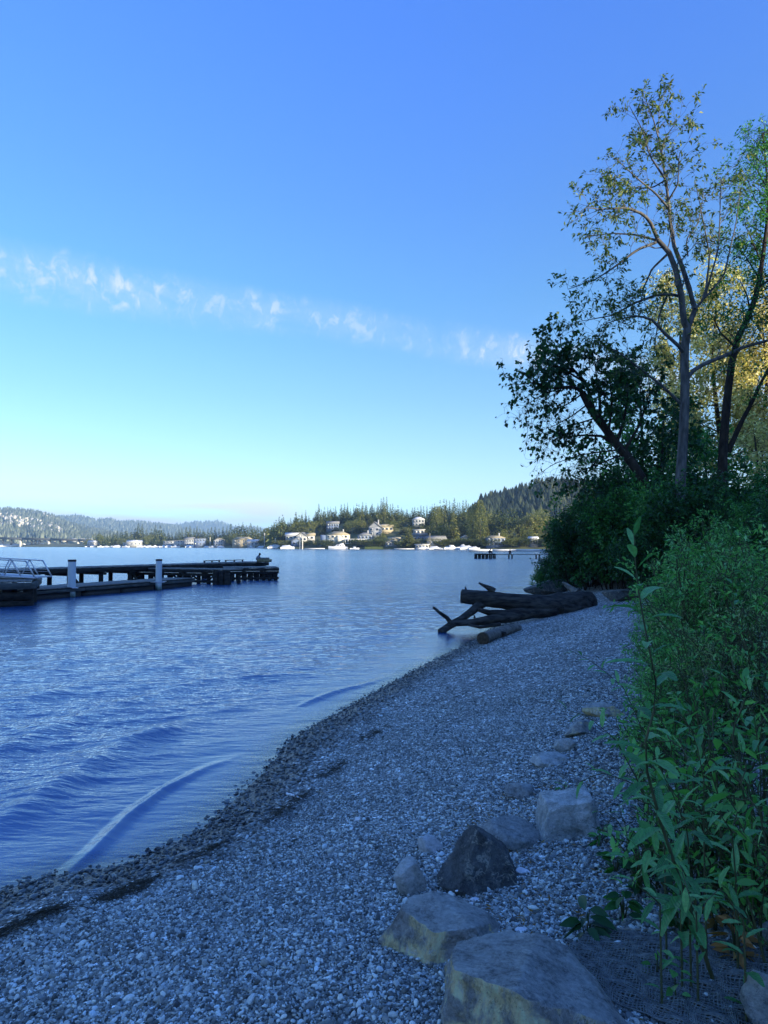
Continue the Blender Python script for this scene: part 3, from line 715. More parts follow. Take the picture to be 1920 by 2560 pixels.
# ---- floating dock
fd = thing('floating_dock', 'low grey-boarded floating dock moored between two pale steel piles', 'dock', (0, 0, 0))
fa = P2(60, 30.6, 0); fb = P2(392, 38.9, 0); fc = P2(486, 42.6, 0)
def floatsec(a, b, wd):
    d = b - a; L_ = np.linalg.norm(d); d /= L_; n_ = np.array([-d[1], d[0], 0])
    deck('deck_boards', a, b, wd, 0, fd, 0.50, 0.05)
    pbar('side_fascia', a - n_ * .045 + [0, 0, .36], b - n_ * .045 + [0, 0, .36], .07, .17, 'dock_fascia', fd)
    pbar('rub_strip', a - n_ * .07 + [0, 0, .455], b - n_ * .07 + [0, 0, .455], .08, .035, 'dock_timber_dark', fd)
    pbar('side_fascia', a + n_ * (wd + .045) + [0, 0, .36], b + n_ * (wd + .045) + [0, 0, .36], .07, .17, 'dock_fascia', fd)
    pbar('end_board', a + d * .03 + [0, 0, .35], a + d * .03 + n_ * wd + [0, 0, .35], .05, .17, 'dock_fascia', fd)
    k = max(1, int(L_ / 2.4))
    for i in range(k):
        p = a + d * (L_ * i / k + .15); q = a + d * (L_ * (i + 1) / k - .15)
        pbar('float', p + n_ * wd / 2 + [0, 0, 0.06], q + n_ * wd / 2 + [0, 0, 0.06], wd - .1, .42, 'rubber_black', fd)
dd_ = (fb - fa) / np.linalg.norm(fb - fa)
floatsec(fa, ln(fa, fb, 0.40), 2.3); floatsec(ln(fa, fb, 0.40) + dd_ * .06, fb, 2.3); floatsec(fb + (fc - fb) * .02, fc, 1.9)
pbar('cleat_block', fb + [-.35, -.1, .40], fb + [-.05, -.12, .40], .12, .16, 'pier_sunlit_timber', fd)

def pile(name, px, Y, top, r_, label):
    p = P2(px, Y, 0); o = thing(name, label, 'mooring pile', tuple(p), group='pale steel mooring piles')
    obj('shaft', MB().cyl((0, 0, -3), (0, 0, top), r_, r_, 24).mesh('shaft', True), 'pile_steel', o)
    mb = MB().cyl((0, 0, top), (0, 0, top + .10), r_ * 1.05, r_ * 1.05, 24); 
    obj('cap', mb.mesh('cap'), 'rubber_black', o)
    ring = MB()
    for sx in (-1, 1):
        ring.bar((sx * (r_ + .05), -r_ - .05, .46), (sx * (r_ + .05), r_ + .45, .46), .05, .05)
    ring.bar((-r_ - .25, -r_ - .07, .46), (r_ + .25, -r_ - .07, .46), .05, .045)
    obj('guide_hoop', ring.mesh('guide_hoop'), 'aluminium', o)
    return o
pile('mooring_pile', 181, 33.35, 1.72, .185, 'pale steel pile with a black cap beside the gangway end of the floating dock')
pile('mooring_pile', 398, 38.55, 1.64, .17, 'pale steel pile with a dark side stain at the outer joint of the dock')

# ---- near fixed platform at the left with the aluminium gangway
pf = thing('timber_platform', 'heavy dark timber platform on thick posts carrying the gangway foot', 'platform', (0, 0, 0))
q0 = P2(-170, 27.0, 0); q1 = P2(80, 28.4, 0); dq = (q1 - q0) / np.linalg.norm(q1 - q0); nq = np.array([-dq[1], dq[0], 0]); zt = 1.04
deck('deck_boards', q0, q1, 4.2, 0, pf, zt)
pbar('fascia_beam', q0 - nq * .07 + [0, 0, zt - .20], q1 - nq * .07 + [0, 0, zt - .20], .14, .26, 'dock_fascia', pf)
pbar('end_beam', q1 + dq * .09 - nq * .15 + [0, 0, zt - .19], q1 + dq * .09 + nq * 4.3 + [0, 0, zt - .19], .16, .26, 'dock_fascia', pf)
pbar('lower_beam', q0 + nq * .1 + [0, 0, .42], q1 + nq * .1 + [0, 0, .42], .2, .3, 'dock_timber_dark', pf)
pbar('lower_beam', q0 + nq * .1 + [0, 0, .10], q1 + nq * .1 + [0, 0, .10], .2, .24, 'dock_timber_dark', pf)
for i in range(5):
    for s_ in (.3, 2.1, 3.9):
        p = ln(q0, q1, 0.97 - i * .22) + nq * s_
        obj('post', MB().cyl(p + [0, 0, -3], p + [0, 0, zt - .35], .2 if i else .26, .2, 12).mesh('post', True), 'dock_timber_dark', pf)
gw = thing('gangway', 'aluminium gangway with open zigzag truss rails coming down to the dock', 'gangway', (0, 0, 0))
g0 = P2(-230, 30.0, 1.42); g1 = P2(90, 29.6, 1.10)
def truss(a, b, name):
    a = np.array(a); b = np.array(b); L_ = np.linalg.norm(b - a); d = (b - a) / L_; h_ = np.array([0, 0, .70])
    e = b - d * .45 + h_
    pbar('bottom_chord', a, b, .06, .07, 'aluminium', gw); pbar('top_rail', a + h_, e, .05, .05, 'aluminium', gw)
    pbar('end_post', e, b, .045, .05, 'aluminium', gw)
    k = int(L_ / 0.92); s0 = e
    for i in range(k):
        bo = b - d * (.92 * i + .62); to = b - d * (.92 * i + .45 + .62) + h_
        pbar('diagonal', bo, to, .035, .04, 'aluminium', gw)
        pbar('diagonal', to, b - d * (.92 * (i + 1) + .62 - .12), .035, .04, 'aluminium', gw)
    for f in (.18, .34, .50):
        tag(pbar('guard_wire', a + h_ * (f + .12), b - d * .45 * (f + .12) + h_ * (f + .12), .012, .012, 'aluminium', gw))
n1 = np.array([-(g1 - g0)[1], (g1 - g0)[0], 0]); n1 /= np.linalg.norm(n1)
truss(g0, g1, 'near'); truss(g0 + n1 * 1.3, g1 + n1 * 1.3, 'far')
pbar('walkway', g0 + n1 * .65 + [0, 0, .02], g1 + n1 * .65 + [0, 0, .02], 1.1, .05, 'aluminium', gw)

# ------------------------------------------------------------------ people (one skinned surface per body)
def skin_body(name, joints, edges, mat, parent, levels=2):
    me_ = bpy.data.meshes.new(name); me_.from_pydata([j[0] for j in joints], edges, [])
    o = bpy.data.objects.new(name, me_); COL.objects.link(o); me_.materials.append(MATS[mat])
    md = o.modifiers.new('skin', 'SKIN'); md.use_smooth_shade = True
    for i, j in enumerate(joints):
        r_ = j[1]; me_.skin_vertices[0].data[i].radius = (r_, r_) if isinstance(r_, float) else r_
    me_.skin_vertices[0].data[0].use_root = True
    sb = o.modifiers.new('sub', 'SUBSURF'); sb.levels = levels; sb.render_levels = levels
    o.parent = parent; return o
def seated_person(loc, rz, label, jacket, scale=1.0, group=None):
    """sits with knees up, head bowed over the hands; faces local +X"""
    t_ = thing('person', label, 'person', loc, rz, group, scale)
    J = [((0, 0, .12), .15), ((.06, 0, .30), .15), ((.13, 0, .47), .155), ((.20, 0, .56), .085), ((.26, 0, .62), .055), ((.31, 0, .70), .085), ((.33, 0, .78), .09),
         ((.17, .17, .50), .07), ((.30, .21, .33), .052), ((.48, .08, .30), .04), ((.55, .04, .31), .035),
         ((.17, -.17, .50), .07), ((.30, -.21, .33), .052), ((.48, -.08, .30), .04), ((.55, -.04, .31), .035),
         ((.10, .10, .12), .09), ((.48, .13, .38), .07), ((.50, .12, .08), .05), ((.62, .12, .04), .04),
         ((.10, -.10, .12), .09), ((.48, -.13, .38), .07), ((.50, -.12, .08), .05), ((.62, -.12, .04), .04)]
    E = [(0, 1), (1, 2), (2, 3), (3, 4), (4, 5), (5, 6), (2, 7), (7, 8), (8, 9), (9, 10), (2, 11), (11, 12), (12, 13), (13, 14), (0, 15), (15, 16), (16, 17), (17, 18), (0, 19), (19, 20), (20, 21), (21, 22)]
    skin_body('body', J, E, 'cloth_dark', t_)
    # jacket shell over torso and arms
    Jc = [((0, 0, .13), .165), ((.06, 0, .30), .170), ((.13, 0, .47), .175), ((.19, 0, .55), .10),
          ((.17, .17, .50), .082), ((.30, .21, .33), .064), ((.44, .10, .305), .05), ((.17, -.17, .50), .082), ((.30, -.21, .33), .064), ((.44, -.10, .305), .05)]
    skin_body('jacket', Jc, [(0, 1), (1, 2), (2, 3), (2, 4), (4, 5), (5, 6), (2, 7), (7, 8), (8, 9)], jacket, t_)
    # face with nose and ears, hair falling forward
    skin_body('face', [((.335, 0, .70), .070), ((.355, 0, .77), .080), ((.43, 0, .725), .016)], [(0, 1), (0, 2)], 'skin', t_)
    skin_body('hair', [((.29, 0, .74), .093), ((.31, 0, .82), .094), ((.35, 0, .855), .06), ((.25, 0, .66), .07), ((.27, .07, .68), .04), ((.27, -.07, .68), .04)],
              [(0, 1), (1, 2), (0, 3), (0, 4), (0, 5)], 'hair_dark', t_)
    for sy in (.04, -.04):                      # hands: palm with five fingers
        pts = [((.54, sy, .31), .032), ((.60, sy, .305), .030)]; ed = [(0, 1)]
        for k in range(4):
            y_ = sy + (k - 1.5) * .018; n_ = len(pts)
            pts += [((.64, y_, .30), .0105), ((.675 - .006 * abs(k - 1), y_, .283), .009)]; ed += [(1, n_), (n_, n_ + 1)]
        n_ = len(pts); s_ = -1 if sy > 0 else 1
        pts += [((.575, sy + s_ * .035, .315), .012), ((.60, sy + s_ * .045, .305), .010)]; ed += [(0, n_), (n_, n_ + 1)]
        skin_body('hand', pts, ed, 'skin', t_, 1)
    return t_
pp = P2(646, 56.1, 1.16)
seated_person((pp[0] - .14, pp[1] + .1, 1.16 + 0.02), R(-12), 'person in a grey jacket sitting hunched at the end of the long pier', 'jacket_grey', 0.84)

# far low pier with two dark figures
fp = thing('distant_pier', 'small dark timber pier head on short posts far across the water', 'pier', (0, 0, 0))
c0 = P2(1190, 131, 0); c1 = P2(1239, 131, 0); zt2 = .95
pbar('deck_slab', c0 + [0, 1.2, zt2 - .12], c1 + [0, 1.2, zt2 - .12], 2.6, .22, 'dock_timber_dark', fp)
for i in range(6):
    for s_ in (.1, 2.2):
        p = ln(c0, c1, .03 + .188 * i) + [0, s_, 0]
        obj('post', MB().cyl(p + [0, 0, -3], p + [0, 0, zt2 - .23], .16, .15, 8).mesh('post', True), 'dock_timber_dark', fp)
pbar('walkway_beam', c1 + [0, 1.4, .78], P2(1560, 134, .78), 1.2, .12, 'dock_fascia', fp)
for px_ in (1272, 1280, 1340, 1348, 1410, 1480):
    p = P2(px_, 132.2, 0)
    obj('post', MB().cyl(p + [0, 0, -3], p + [0, 0, .72], .15, .14, 8).mesh('post', True), 'dock_timber_dark', fp)
rod = P2(1206, 131.8, zt2)
rp = thing('fishing_rod_post', 'thin upright rod standing on the distant pier head', 'rod', tuple(rod))
obj('shaft', MB().cyl((0, 0, 0), (0, 0, .8), .02, .012, 6).mesh('shaft'), 'rubber_black', rp)
obj('tip', MB().cyl((0, 0, .8), (.1, 0, 1.1), .012, .008, 6).mesh('tip'), 'rubber_black', rp)
pp = P2(1222, 131.8, zt2); seated_person((pp[0], pp[1], zt2 - .02), R(10), 'dark seated figure on the distant pier head', 'cloth_dark', 1.2)
pp = P2(1276, 133, .84); seated_person((pp[0] - .1, pp[1] + .5, .83), R(-80), 'dark seated figure alone on the walkway beyond the distant pier head', 'cloth_dark', 1.05)

# ------------------------------------------------------------------ far shore: bridge, boats, houses
br = thing('road_bridge', 'long low road bridge on pale and dark columns below the hill', 'bridge', (0, 0, 0))
YB = 1420
def dk(px, dz=0): 
    p = at(px, YB + (px / 215) * -60 + dz, interp(px, [(-400, 1340), (0, 1345.5), (215, 1350.5)])); return p
pl = [dk(p) for p in (-400, -250, -120, 0, 60, 130, 200, 222)]
for a, b in zip(pl[:-1], pl[1:]): 
    pbar('girder', a, b, 12, 4.0, 'concrete_dark', br)
    a2, b2 = a + [0, 26, -.8], b + [0, 26, -.8]; pbar('rear_girder', a2, b2, 12, 3.0, 'concrete_dark', br)
    pbar('parapet', a + [0, -5.8, 1.9], b + [0, -5.8, 1.9], .5, .8, 'concrete_dark', br)
for px_ in (-290, -220, -150, -88, -18, 52, 123, 196):
    p = dk(px_)
    obj('column', MB().box((p[0], p[1], (p[2] - 1.6) / 2 - 1), (3.4, 7, p[2] - 1.5 + 2)).mesh('column'), 'concrete_pale', br)
for px_ in (-10, 12, 63, 73, 83, 135, 153, 207, 217):
    p = dk(px_) + [0, 26, 0]
    obj('column', MB().box((p[0], p[1], (p[2] - 2.4) / 2 - 1), (2.0, 5, p[2] - 2.3 + 2)).mesh('column'), 'concrete_dark', br)
for px_ in (67, 139, 211):
    p = dk(px_); obj('pier_cap', MB().box((p[0], p[1] - 3, p[2] - 3.4), (2.4, 2, 3.2)).mesh('pier_cap'), 'concrete_pale', br)

# boats
def boat_meshes():
    r_ = {}
    def hull(L_, wd, h_, bow=.35, n=11):
        V = []; 
        for i in range(n):
            t_ = i / (n - 1); x = (t_ - .5) * L_; ww = wd / 2 * (1 - max(0, (t_ - (1 - bow)) / bow) ** 1.7) + .02
            zt_ = h_ * (1 + .35 * t_ ** 3)
            for yy, zz in ((ww, zt_), (ww * .92, h_ * .35), (ww * .35, -.25), (-ww * .35, -.25), (-ww * .92, h_ * .35), (-ww, zt_)): V.append((x, yy, zz))
        F = [[i * 6 + k, i * 6 + (k + 1) % 6, (i + 1) * 6 + (k + 1) % 6, (i + 1) * 6 + k] for i in range(n - 1) for k in range(6)]
        return MB().add(V, [np.array(F), np.array([[0, 1, 4], [0, 4, 5], [1, 2, 3], [1, 3, 4]])])
    r_['hull'] = hull(6.2, 2.2, .8).mesh('hull'); r_['hull_big'] = hull(13, 4.0, 1.7).mesh('hull_big')
    r_['cabin'] = MB().add([(-1.2, -.8, .8), (1.3, -.8, .9), (1.3, .8, .9), (-1.2, .8, .8), (-1.0, -.65, 1.75), (.4, -.6, 1.75), (.4, .6, 1.75), (-1.0, .65, 1.75)],
                           np.array([[0, 1, 5, 4], [1, 2, 6, 5], [2, 3, 7, 6], [3, 0, 4, 7], [4, 5, 6, 7]])).mesh('cabin')
    r_['windscreen'] = MB().add([(1.32, -.7, 1.0), (1.32, .7, 1.0), (.52, .56, 1.66), (.52, -.56, 1.66)], np.array([[0, 1, 2, 3]])).mesh('windscreen')
    r_['cover'] = MB().add([(-2.8, -1, .85), (1.9, -.95, .95), (1.9, .95, .95), (-2.8, 1, .85), (-2.2, -.15, 1.5), (.9, -.1, 1.75), (.9, .1, 1.75), (-2.2, .15, 1.5)],
                           np.array([[0, 1, 5, 4], [1, 2, 6, 5], [2, 3, 7, 6], [3, 0, 4, 7], [4, 5, 6, 7]])).mesh('cover')
    return r_
BM = boat_meshes()
def small_boat(p, rz, label, kind, sc, group):
    o = thing('moored_boat', label, 'boat', tuple(p), rz, group, sc)
    obj('hull', BM['hull'], 'boat_white', o)
    if kind == 0:
        obj('cabin', BM['cabin'], 'boat_white', o); obj('windscreen', BM['windscreen'], 'boat_glass', o)
    else: obj('cover', BM['cover'], 'boat_white' if kind == 1 else 'canvas_blue', o)
    return o
for i, px_ in enumerate([222, 236, 252, 266, 280, 294, 316, 352, 362, 374, 388, 400, 410, 424, 440, 476, 486, 517, 532, 552, 628, 655, 672, 690]):
    Y_ = interp(px_, WLINE) - 6
    small_boat(at(px_, Y_, z_=0), R(rng.uniform(-25, 25)), 'tiny white boat in the row along the distant shore by the wooded point', i % 2, rng.uniform(1.2, 2.1), 'boats along the distant wooded shore')
for i, px_ in enumerate([4, 14, 24, 38, 60, 70, 92, 104, 168, 178]):
    small_boat(at(px_, 1440, z_=0), R(rng.uniform(-25, 25)), 'tiny white boat in the marina under the road bridge', i % 2, rng.uniform(2.4, 4.2), 'boats in the marina under the bridge')
for px_, sc, kd, lb in [(719, 1.35, 1, 'white covered boat moored below the white gabled house'), (682, 1.0, 0, 'small white cabin boat below the tall conifer at the point'),
                        (887, 0.8, 0, 'small white runabout just past the stern of the motor yacht'), (1130, 1.3, 0, 'white cabin boat tied beside the grey canvas boat tent'),
                        (1168, 1.2, 1, 'white covered boat past the grey canvas boat tent'), (1186, .9, 1, 'low white covered boat at the start of the long white float'), (1118, .9, 0, 'small white cabin boat next to the sailing boat moorings'),
                        (1060, .9, 1, 'white covered boat beside the pale boathouse'), (1088, 1.0, 1, 'white covered boat beside the foot of the tall mast')]:
    small_boat(at(px_, interp(px_, WLINE) - 9, z_=0), R(rng.uniform(-20, 20)), lb, kd, sc * 1.25, 'boats moored off the lakeside houses')
my = thing('motor_yacht', 'large white motor yacht moored below the cream house', 'yacht', tuple(at(845, 462, z_=0)), R(180))
obj('hull', BM['hull_big'], 'boat_white', my)
obj('deckhouse', MB().add([(-4.8, -1.5, 1.7), (2.6, -1.4, 1.9), (2.6, 1.4, 1.9), (-4.8, 1.5, 1.7), (-4.4, -1.4, 3.1), (.9, -1.3, 3.1), (.9, 1.3, 3.1), (-4.4, 1.4, 3.1)],
    np.array([[0, 1, 5, 4], [1, 2, 6, 5], [2, 3, 7, 6], [3, 0, 4, 7], [4, 5, 6, 7]])).mesh('deckhouse'), 'boat_white', my)
obj('flybridge', MB().add([(-4.0, -1.2, 3.1), (-.6, -1.2, 3.1), (-.6, 1.2, 3.1), (-4.0, 1.2, 3.1), (-3.7, -1.1, 4.0), (-1.5, -1.0, 3.9), (-1.5, 1.0, 3.9), (-3.7, 1.1, 4.0)],
    np.array([[0, 1, 5, 4], [1, 2, 6, 5], [2, 3, 7, 6], [3, 0, 4, 7], [4, 5, 6, 7]])).mesh('flybridge'), 'boat_white', my)
for k in range(3):
    obj('window', MB().box((-3.6 + k * 1.7, 1.46, 2.5), (1.2, .08, .5)).mesh('window'), 'boat_glass', my)
obj('radar_mast', MB().cyl((-3.4, 0, 4.0), (-3.6, 0, 5.4), .06, .04, 6).mesh('radar_mast'), 'boat_white', my)
sb_ = thing('sailing_boat', 'white sailing boat with a tall bare mast moored among the boats', 'sailboat', tuple(at(1076, 441, z_=0)), R(165), scale=1.1)
obj('hull', BM['hull'], 'boat_white', sb_); obj('mast', MB().cyl((.3, 0, .7), (.2, 0, 9.6), .13, .09, 8).mesh('mast'), 'wall_tan', sb_)
obj('boom', MB().cyl((.3, 0, 1.8), (-2.6, 0, 1.9), .12, .1, 8).mesh('boom'), 'wall_tan', sb_); obj('stay', MB().cyl((2.9, 0, 1.0), (.22, 0, 9.3), .05, .05, 5).mesh('stay'), 'wall_tan', sb_)
bt = thing('boat_tent', 'grey and white canvas boat tent standing over the float', 'boat cover', tuple(at(1156, 436, z_=0)))
obj('canvas_shell', MB().add([(-3, -2, .2), (3.4, -2, .2), (3.4, 2, .2), (-3, 2, .2), (-.6, -1.2, 3.2), (.9, -1.2, 3.4), (.9, 1.2, 3.4), (-.6, 1.2, 3.2)],
    np.array([[0, 1, 5, 4], [1, 2, 6, 5], [2, 3, 7, 6], [3, 0, 4, 7], [4, 5, 6, 7]])).mesh('canvas_shell'), 'canvas_grey', bt)
obj('float', MB().box((0.2, 0, .08), (7.2, 4.6, .3)).mesh('float'), 'boat_white', bt)
ml = thing('white_float', 'very long low white dock float crossing behind the distant pier', 'dock', (0, 0, 0))
cc = [P2(p, 300, .45) for p in (1170, 1230, 1290, 1350, 1410, 1480)]
for a, b in zip(cc[:-1], cc[1:]):
    pbar('float_section', a + [.1, 0, 0], b - [.1, 0, 0], 2.2, .9, 'boat_white', ml); pbar('timber_whaler', a + [0, -1.16, -.28], b + [0, -1.16, -.28], .1, .25, 'dock_timber_dark', ml)
for i, (px0, px1, lb) in enumerate([(762, 812, 'white waterline float below the terraced shrubs beside the yacht'), (985, 1036, 'long white float off the small lakeside cottage'), (1040, 1066, 'white float outside the pale boathouse'), (640, 676, 'white float at the wooded point'), (1085, 1122, 'white float beyond the tall mast')]):
    Y_ = interp((px0 + px1) / 2, WLINE) - 12; f_ = thing('dock_float', lb, 'dock', (0, 0, 0), group='white dock floats along the far shore')
    pbar('float_section', P2(px0, Y_, .35), P2(px1, Y_, .35), 2, .6, 'boat_white', f_); pbar('timber_whaler', P2(px0, Y_ - 1.1, .12), P2(px1, Y_ - 1.1, .12), .1, .2, 'dock_timber_dark', f_)
for px_, h_, lb in [(688, 8, 'pale bare piling at the wooded point'), (750, 10, 'tall pale piling below the white gabled house'), (756, 9, 'thick pale piling touching the taller one below the white gabled house'), (525, 12, 'pale piling standing before the distant woods'), (661, 14, 'pale piling at the edge of the distant woods')]:
    p = at(px_, interp(px_, WLINE) - 4, z_=0); o_ = thing('shore_piling', lb, 'piling', tuple(p))
    obj('shaft', MB().cyl((0, 0, -3), (0, 0, h_), .45, .4, 8).mesh('shaft'), 'concrete_pale', o_); obj('cap', MB().cyl((0, 0, h_), (0, 0, h_ + .5), .5, .1, 8).mesh('cap'), 'concrete_pale', o_)

# houses
WIN = MB().box((0, -.05, 0), (1.25, .16, 1.35)).mesh('window_frame'); PANE = MB().box((0, -.14, 0), (1.08, .04, 1.18)).mesh('window_pane')
def house(px, back, label, w_, d_, h_, wall, roof, rmat, rz=0, wins=(3, 2), chim=False, z_off=0, extra=None, overhang=.6, rh=None):
    base = fpoint(px, back); base[2] += z_off
    o = thing('house', label, 'house', tuple(base), R(rz))
    obj('wall', MB().box((0, 0, h_ / 2 - 1), (w_, d_, h_ + 2)).mesh('wall'), wall, o)
    rh = rh or min(w_, d_) * .3; x, y = w_ / 2 + overhang, d_ / 2 + overhang
    if roof == 'gable_front':
        V = [(-x, -y, h_), (x, -y, h_), (x, y, h_), (-x, y, h_), (0, -y, h_ + rh), (0, y, h_ + rh), (-x, -y, h_ + .3), (x, -y, h_ + .3), (x, y, h_ + .3), (-x, y, h_ + .3), (0, -y, h_ + rh + .3), (0, y, h_ + rh + .3)]
        rf = MB().add(V, [np.array([[6, 10, 11, 9], [7, 8, 11, 10], [0, 4, 10, 6], [4, 1, 7, 10], [0, 3, 5, 4], [1, 4, 5, 2], [0, 6, 9, 3], [1, 2, 8, 7]])])
        obj('gable', MB().add([(-w_ / 2, -d_ / 2 + .02, h_ - .01), (w_ / 2, -d_ / 2 + .02, h_ - .01), (0, -d_ / 2 + .02, h_ + rh * .92), (-w_ / 2, d_ / 2 - .02, h_ - .01), (w_ / 2, d_ / 2 - .02, h_ - .01), (0, d_ / 2 - .02, h_ + rh * .92)],
                              np.array([[0, 1, 2], [3, 5, 4]])).mesh('gable'), wall, o)
    elif roof == 'gable_side':
        V = [(-x, -y, h_), (x, -y, h_), (x, y, h_), (-x, y, h_), (-x, 0, h_ + rh), (x, 0, h_ + rh)]
        rf = MB().add(V, [np.array([[0, 1, 5, 4], [3, 4, 5, 2], [0, 3, 2, 1]]), np.array([[0, 4, 3], [1, 2, 5]])])
    elif roof == 'hip':
        k = min(x, y) * .95
        V = [(-x, -y, h_), (x, -y, h_), (x, y, h_), (-x, y, h_), (-x + k, 0, h_ + rh), (x - k, 0, h_ + rh)]
        rf = MB().add(V, [np.array([[0, 1, 5, 4], [2, 3, 4, 5], [0, 3, 2, 1]]), np.array([[1, 2, 5], [3, 0, 4]])])
    else:
        rf = MB().box((0, 0, h_ + .2), (w_ + 1.4, d_ + 1.4, .4))
    r_ = obj('roof', rf.mesh('roof'), rmat, o)
    if chim: obj('chimney', MB().box((w_ * .22, .5, h_ + rh * .6 + .6), (.9, .9, rh + 1.6)).mesh('chimney'), 'wall_white', r_)
    nx, nz = wins
    for j in range(nz):
        for i in range(nx):
            f_ = obj('window', WIN, 'trim_white', o, (w_ * ((i + .5) / nx - .5), -d_ / 2 - .03, h_ * (j + .55) / nz))
            f_.scale = (min(1.5, w_ / nx / 2.0), 1, min(1.25, h_ / nz / 2.4)); obj('pane', PANE, 'window_glass', f_)
    return o
H = house(757, 26, 'white gabled house with a broad front gable above the dark boathouse', 8.5, 9, 4.6, 'wall_white', 'gable_front', 'roof_grey', -8, (3, 1), z_off=1.5, rh=3.2)
house(733, 36, 'low house with a pale blue-grey roof left of the white gabled house', 12, 8, 3.2, 'wall_grey', 'gable_side', 'roof_pale', 6, (4, 1), z_off=2)
house(776, 30, 'small cream wing house directly beside the white gabled house', 6.5, 7, 4, 'wall_white', 'gable_side', 'roof_tan', 0, (2, 1), z_off=2)
house(740, 10, 'dark blue boathouse with a grey gable roof near the waterline', 7.5, 7, 3.0, 'wall_blue', 'gable_front', 'roof_grey', 12, (2, 1), z_off=1)
house(832, 62, 'dark house with white window trim high above the cream house', 9.5, 7, 5.0, 'wall_blue', 'gable_side', 'roof_grey', 0, (5, 2), z_off=-.5)
H = house(846, 22, 'large cream stucco house with a low hipped roof above the yacht', 16, 10, 6.4, 'wall_cream', 'hip', 'roof_tan', -5, (5, 2), True, z_off=1, rh=2.4)
obj('shaded_wing', MB().box((-10.4, -1.5, 3.2), (4.6, 6, 6.0)).mesh('shaded_wing'), 'wall_blue', H)  # blue wall colour stands for shade on the left part of the house
obj('portico', MB().box((1.5, -5.8, 2.6), (3.6, 1.6, 5.2)).mesh('portico'), 'wall_cream', H)
H = house(912, 20, 'blue-grey house with a long white railed veranda', 10, 8, 6.0, 'wall_blue', 'hip', 'roof_grey', 4, (4, 2), True, z_off=1, rh=2)
vr = MB()
for i in range(9): vr.box((-14 + i * 1.9, -5.2, 1.6), (.28, .28, 3.2))
vr.box((-6.5, -5.2, 3.2), (15.6, .35, .35)); vr.box((-6.5, -5.2, .2), (15.6, .35, .3)); obj('veranda_rail', vr.mesh('veranda_rail'), 'trim_white', H)
house(939, 44, 'tall grey house with a steep gable and white chimney wall above the veranda', 9, 9, 6.5, 'wall_grey', 'gable_front', 'roof_grey', -10, (2, 2), True, z_off=0, rh=4.0)
house(962, 52, 'long low roofed house behind the weeping tree', 12, 7, 3.4, 'wall_tan', 'gable_side', 'roof_tan', 5, (4, 1), z_off=1)
house(986, 14, 'small white cottage with a grey gable roof near the waterline', 7.5, 6, 3.4, 'wall_white', 'gable_side', 'roof_tan', 10, (3, 1), z_off=1.2)
house(972, 9, 'tiny grey outbuilding beside the white cottage', 4.5, 4, 2.6, 'wall_grey', 'hip', 'roof_grey', 0, (2, 1), z_off=.6)
house(1046, 66, 'upper pale house of the stepped group on the wooded slope', 9, 7, 5.2, 'wall_grey', 'hip', 'roof_pale', 0, (4, 2), z_off=1)
house(1048, 50, 'middle white house of the stepped group on the wooded slope', 8, 6, 3.2, 'wall_white', 'flat', 'roof_pale', -6, (3, 1), z_off=0)
house(1050, 34, 'blue house lowest in the stepped group on the wooded slope', 10, 6, 4.2, 'wall_blue', 'gable_side', 'roof_grey', 4, (4, 1), z_off=-.5)
house(1055, 2, 'pale low boathouse standing right over the water', 8.5, 5, 2.6, 'wall_white', 'flat', 'roof_pale', 0, (4, 1), z_off=.4)
house(1090, 12, 'dark grey house with a sloping roof behind the mast', 12, 8, 4.2, 'wall_grey', 'gable_side', 'roof_grey', 8, (5, 1), z_off=.6)
house(1163, 18, 'small white gabled hut between the shrubs before the poplars', 4.5, 5, 4.4, 'wall_white', 'gable_front', 'roof_pale', 0, (1, 1), z_off=1)
house(1238, 8, 'blue lakeside house with pale roof and white posts behind the pier figures', 11.5, 7, 5.2, 'wall_blue', 'hip', 'roof_tan', 0, (5, 2), True, z_off=.4, rh=1.6)
house(1333, 10, 'small pale blue house half hidden by trees', 5, 5, 4, 'wall_grey', 'gable_side', 'roof_pale', 0, (3, 1), z_off=1)
for px_, bk_, w_, h_, wl, rf, rm, lb in [(337, 8, 20, 5, 'wall_white', 'gable_side', 'roof_pale', 'broad white-roofed boat shed on the distant shore'), (322, 14, 14, 4, 'wall_grey', 'flat', 'roof_pale', 'low grey shed beside the broad white-roofed one'),
        (428, 14, 18, 6, 'wall_grey', 'flat', 'roof_pale', 'long pale flat-roofed house in the distant trees'), (452, 12, 16, 7, 'wall_white', 'flat', 'roof_grey', 'white block house next to the flat-roofed one in the distant trees'),
        (474, 14, 12, 8, 'wall_grey', 'gable_side', 'roof_grey', 'grey two-storey house amid the distant trees'), (500, 6, 14, 9, 'wall_blue', 'flat', 'roof_grey', 'dark blue boathouse with a wide white frame on the distant shore'),
        (549, 10, 11, 6, 'wall_white', 'gable_front', 'roof_tan', 'small cream gabled house lit by the sun on the distant shore'), (608, 12, 22, 7, 'wall_tan', 'hip', 'roof_tan', 'broad tan-roofed house on the distant shore'),
        (637, 8, 15, 4, 'wall_white', 'gable_side', 'roof_pale', 'white-roofed lakeside house beside the wooded point'), (235, 10, 16, 5, 'wall_white', 'gable_side', 'roof_pale', 'pale house just past the end of the bridge')]:
    house(px_, bk_, lb, w_, 10, h_, wl, rf, rm, rng.uniform(-10, 10), (4, 1 if h_ < 6 else 2), z_off=.5)
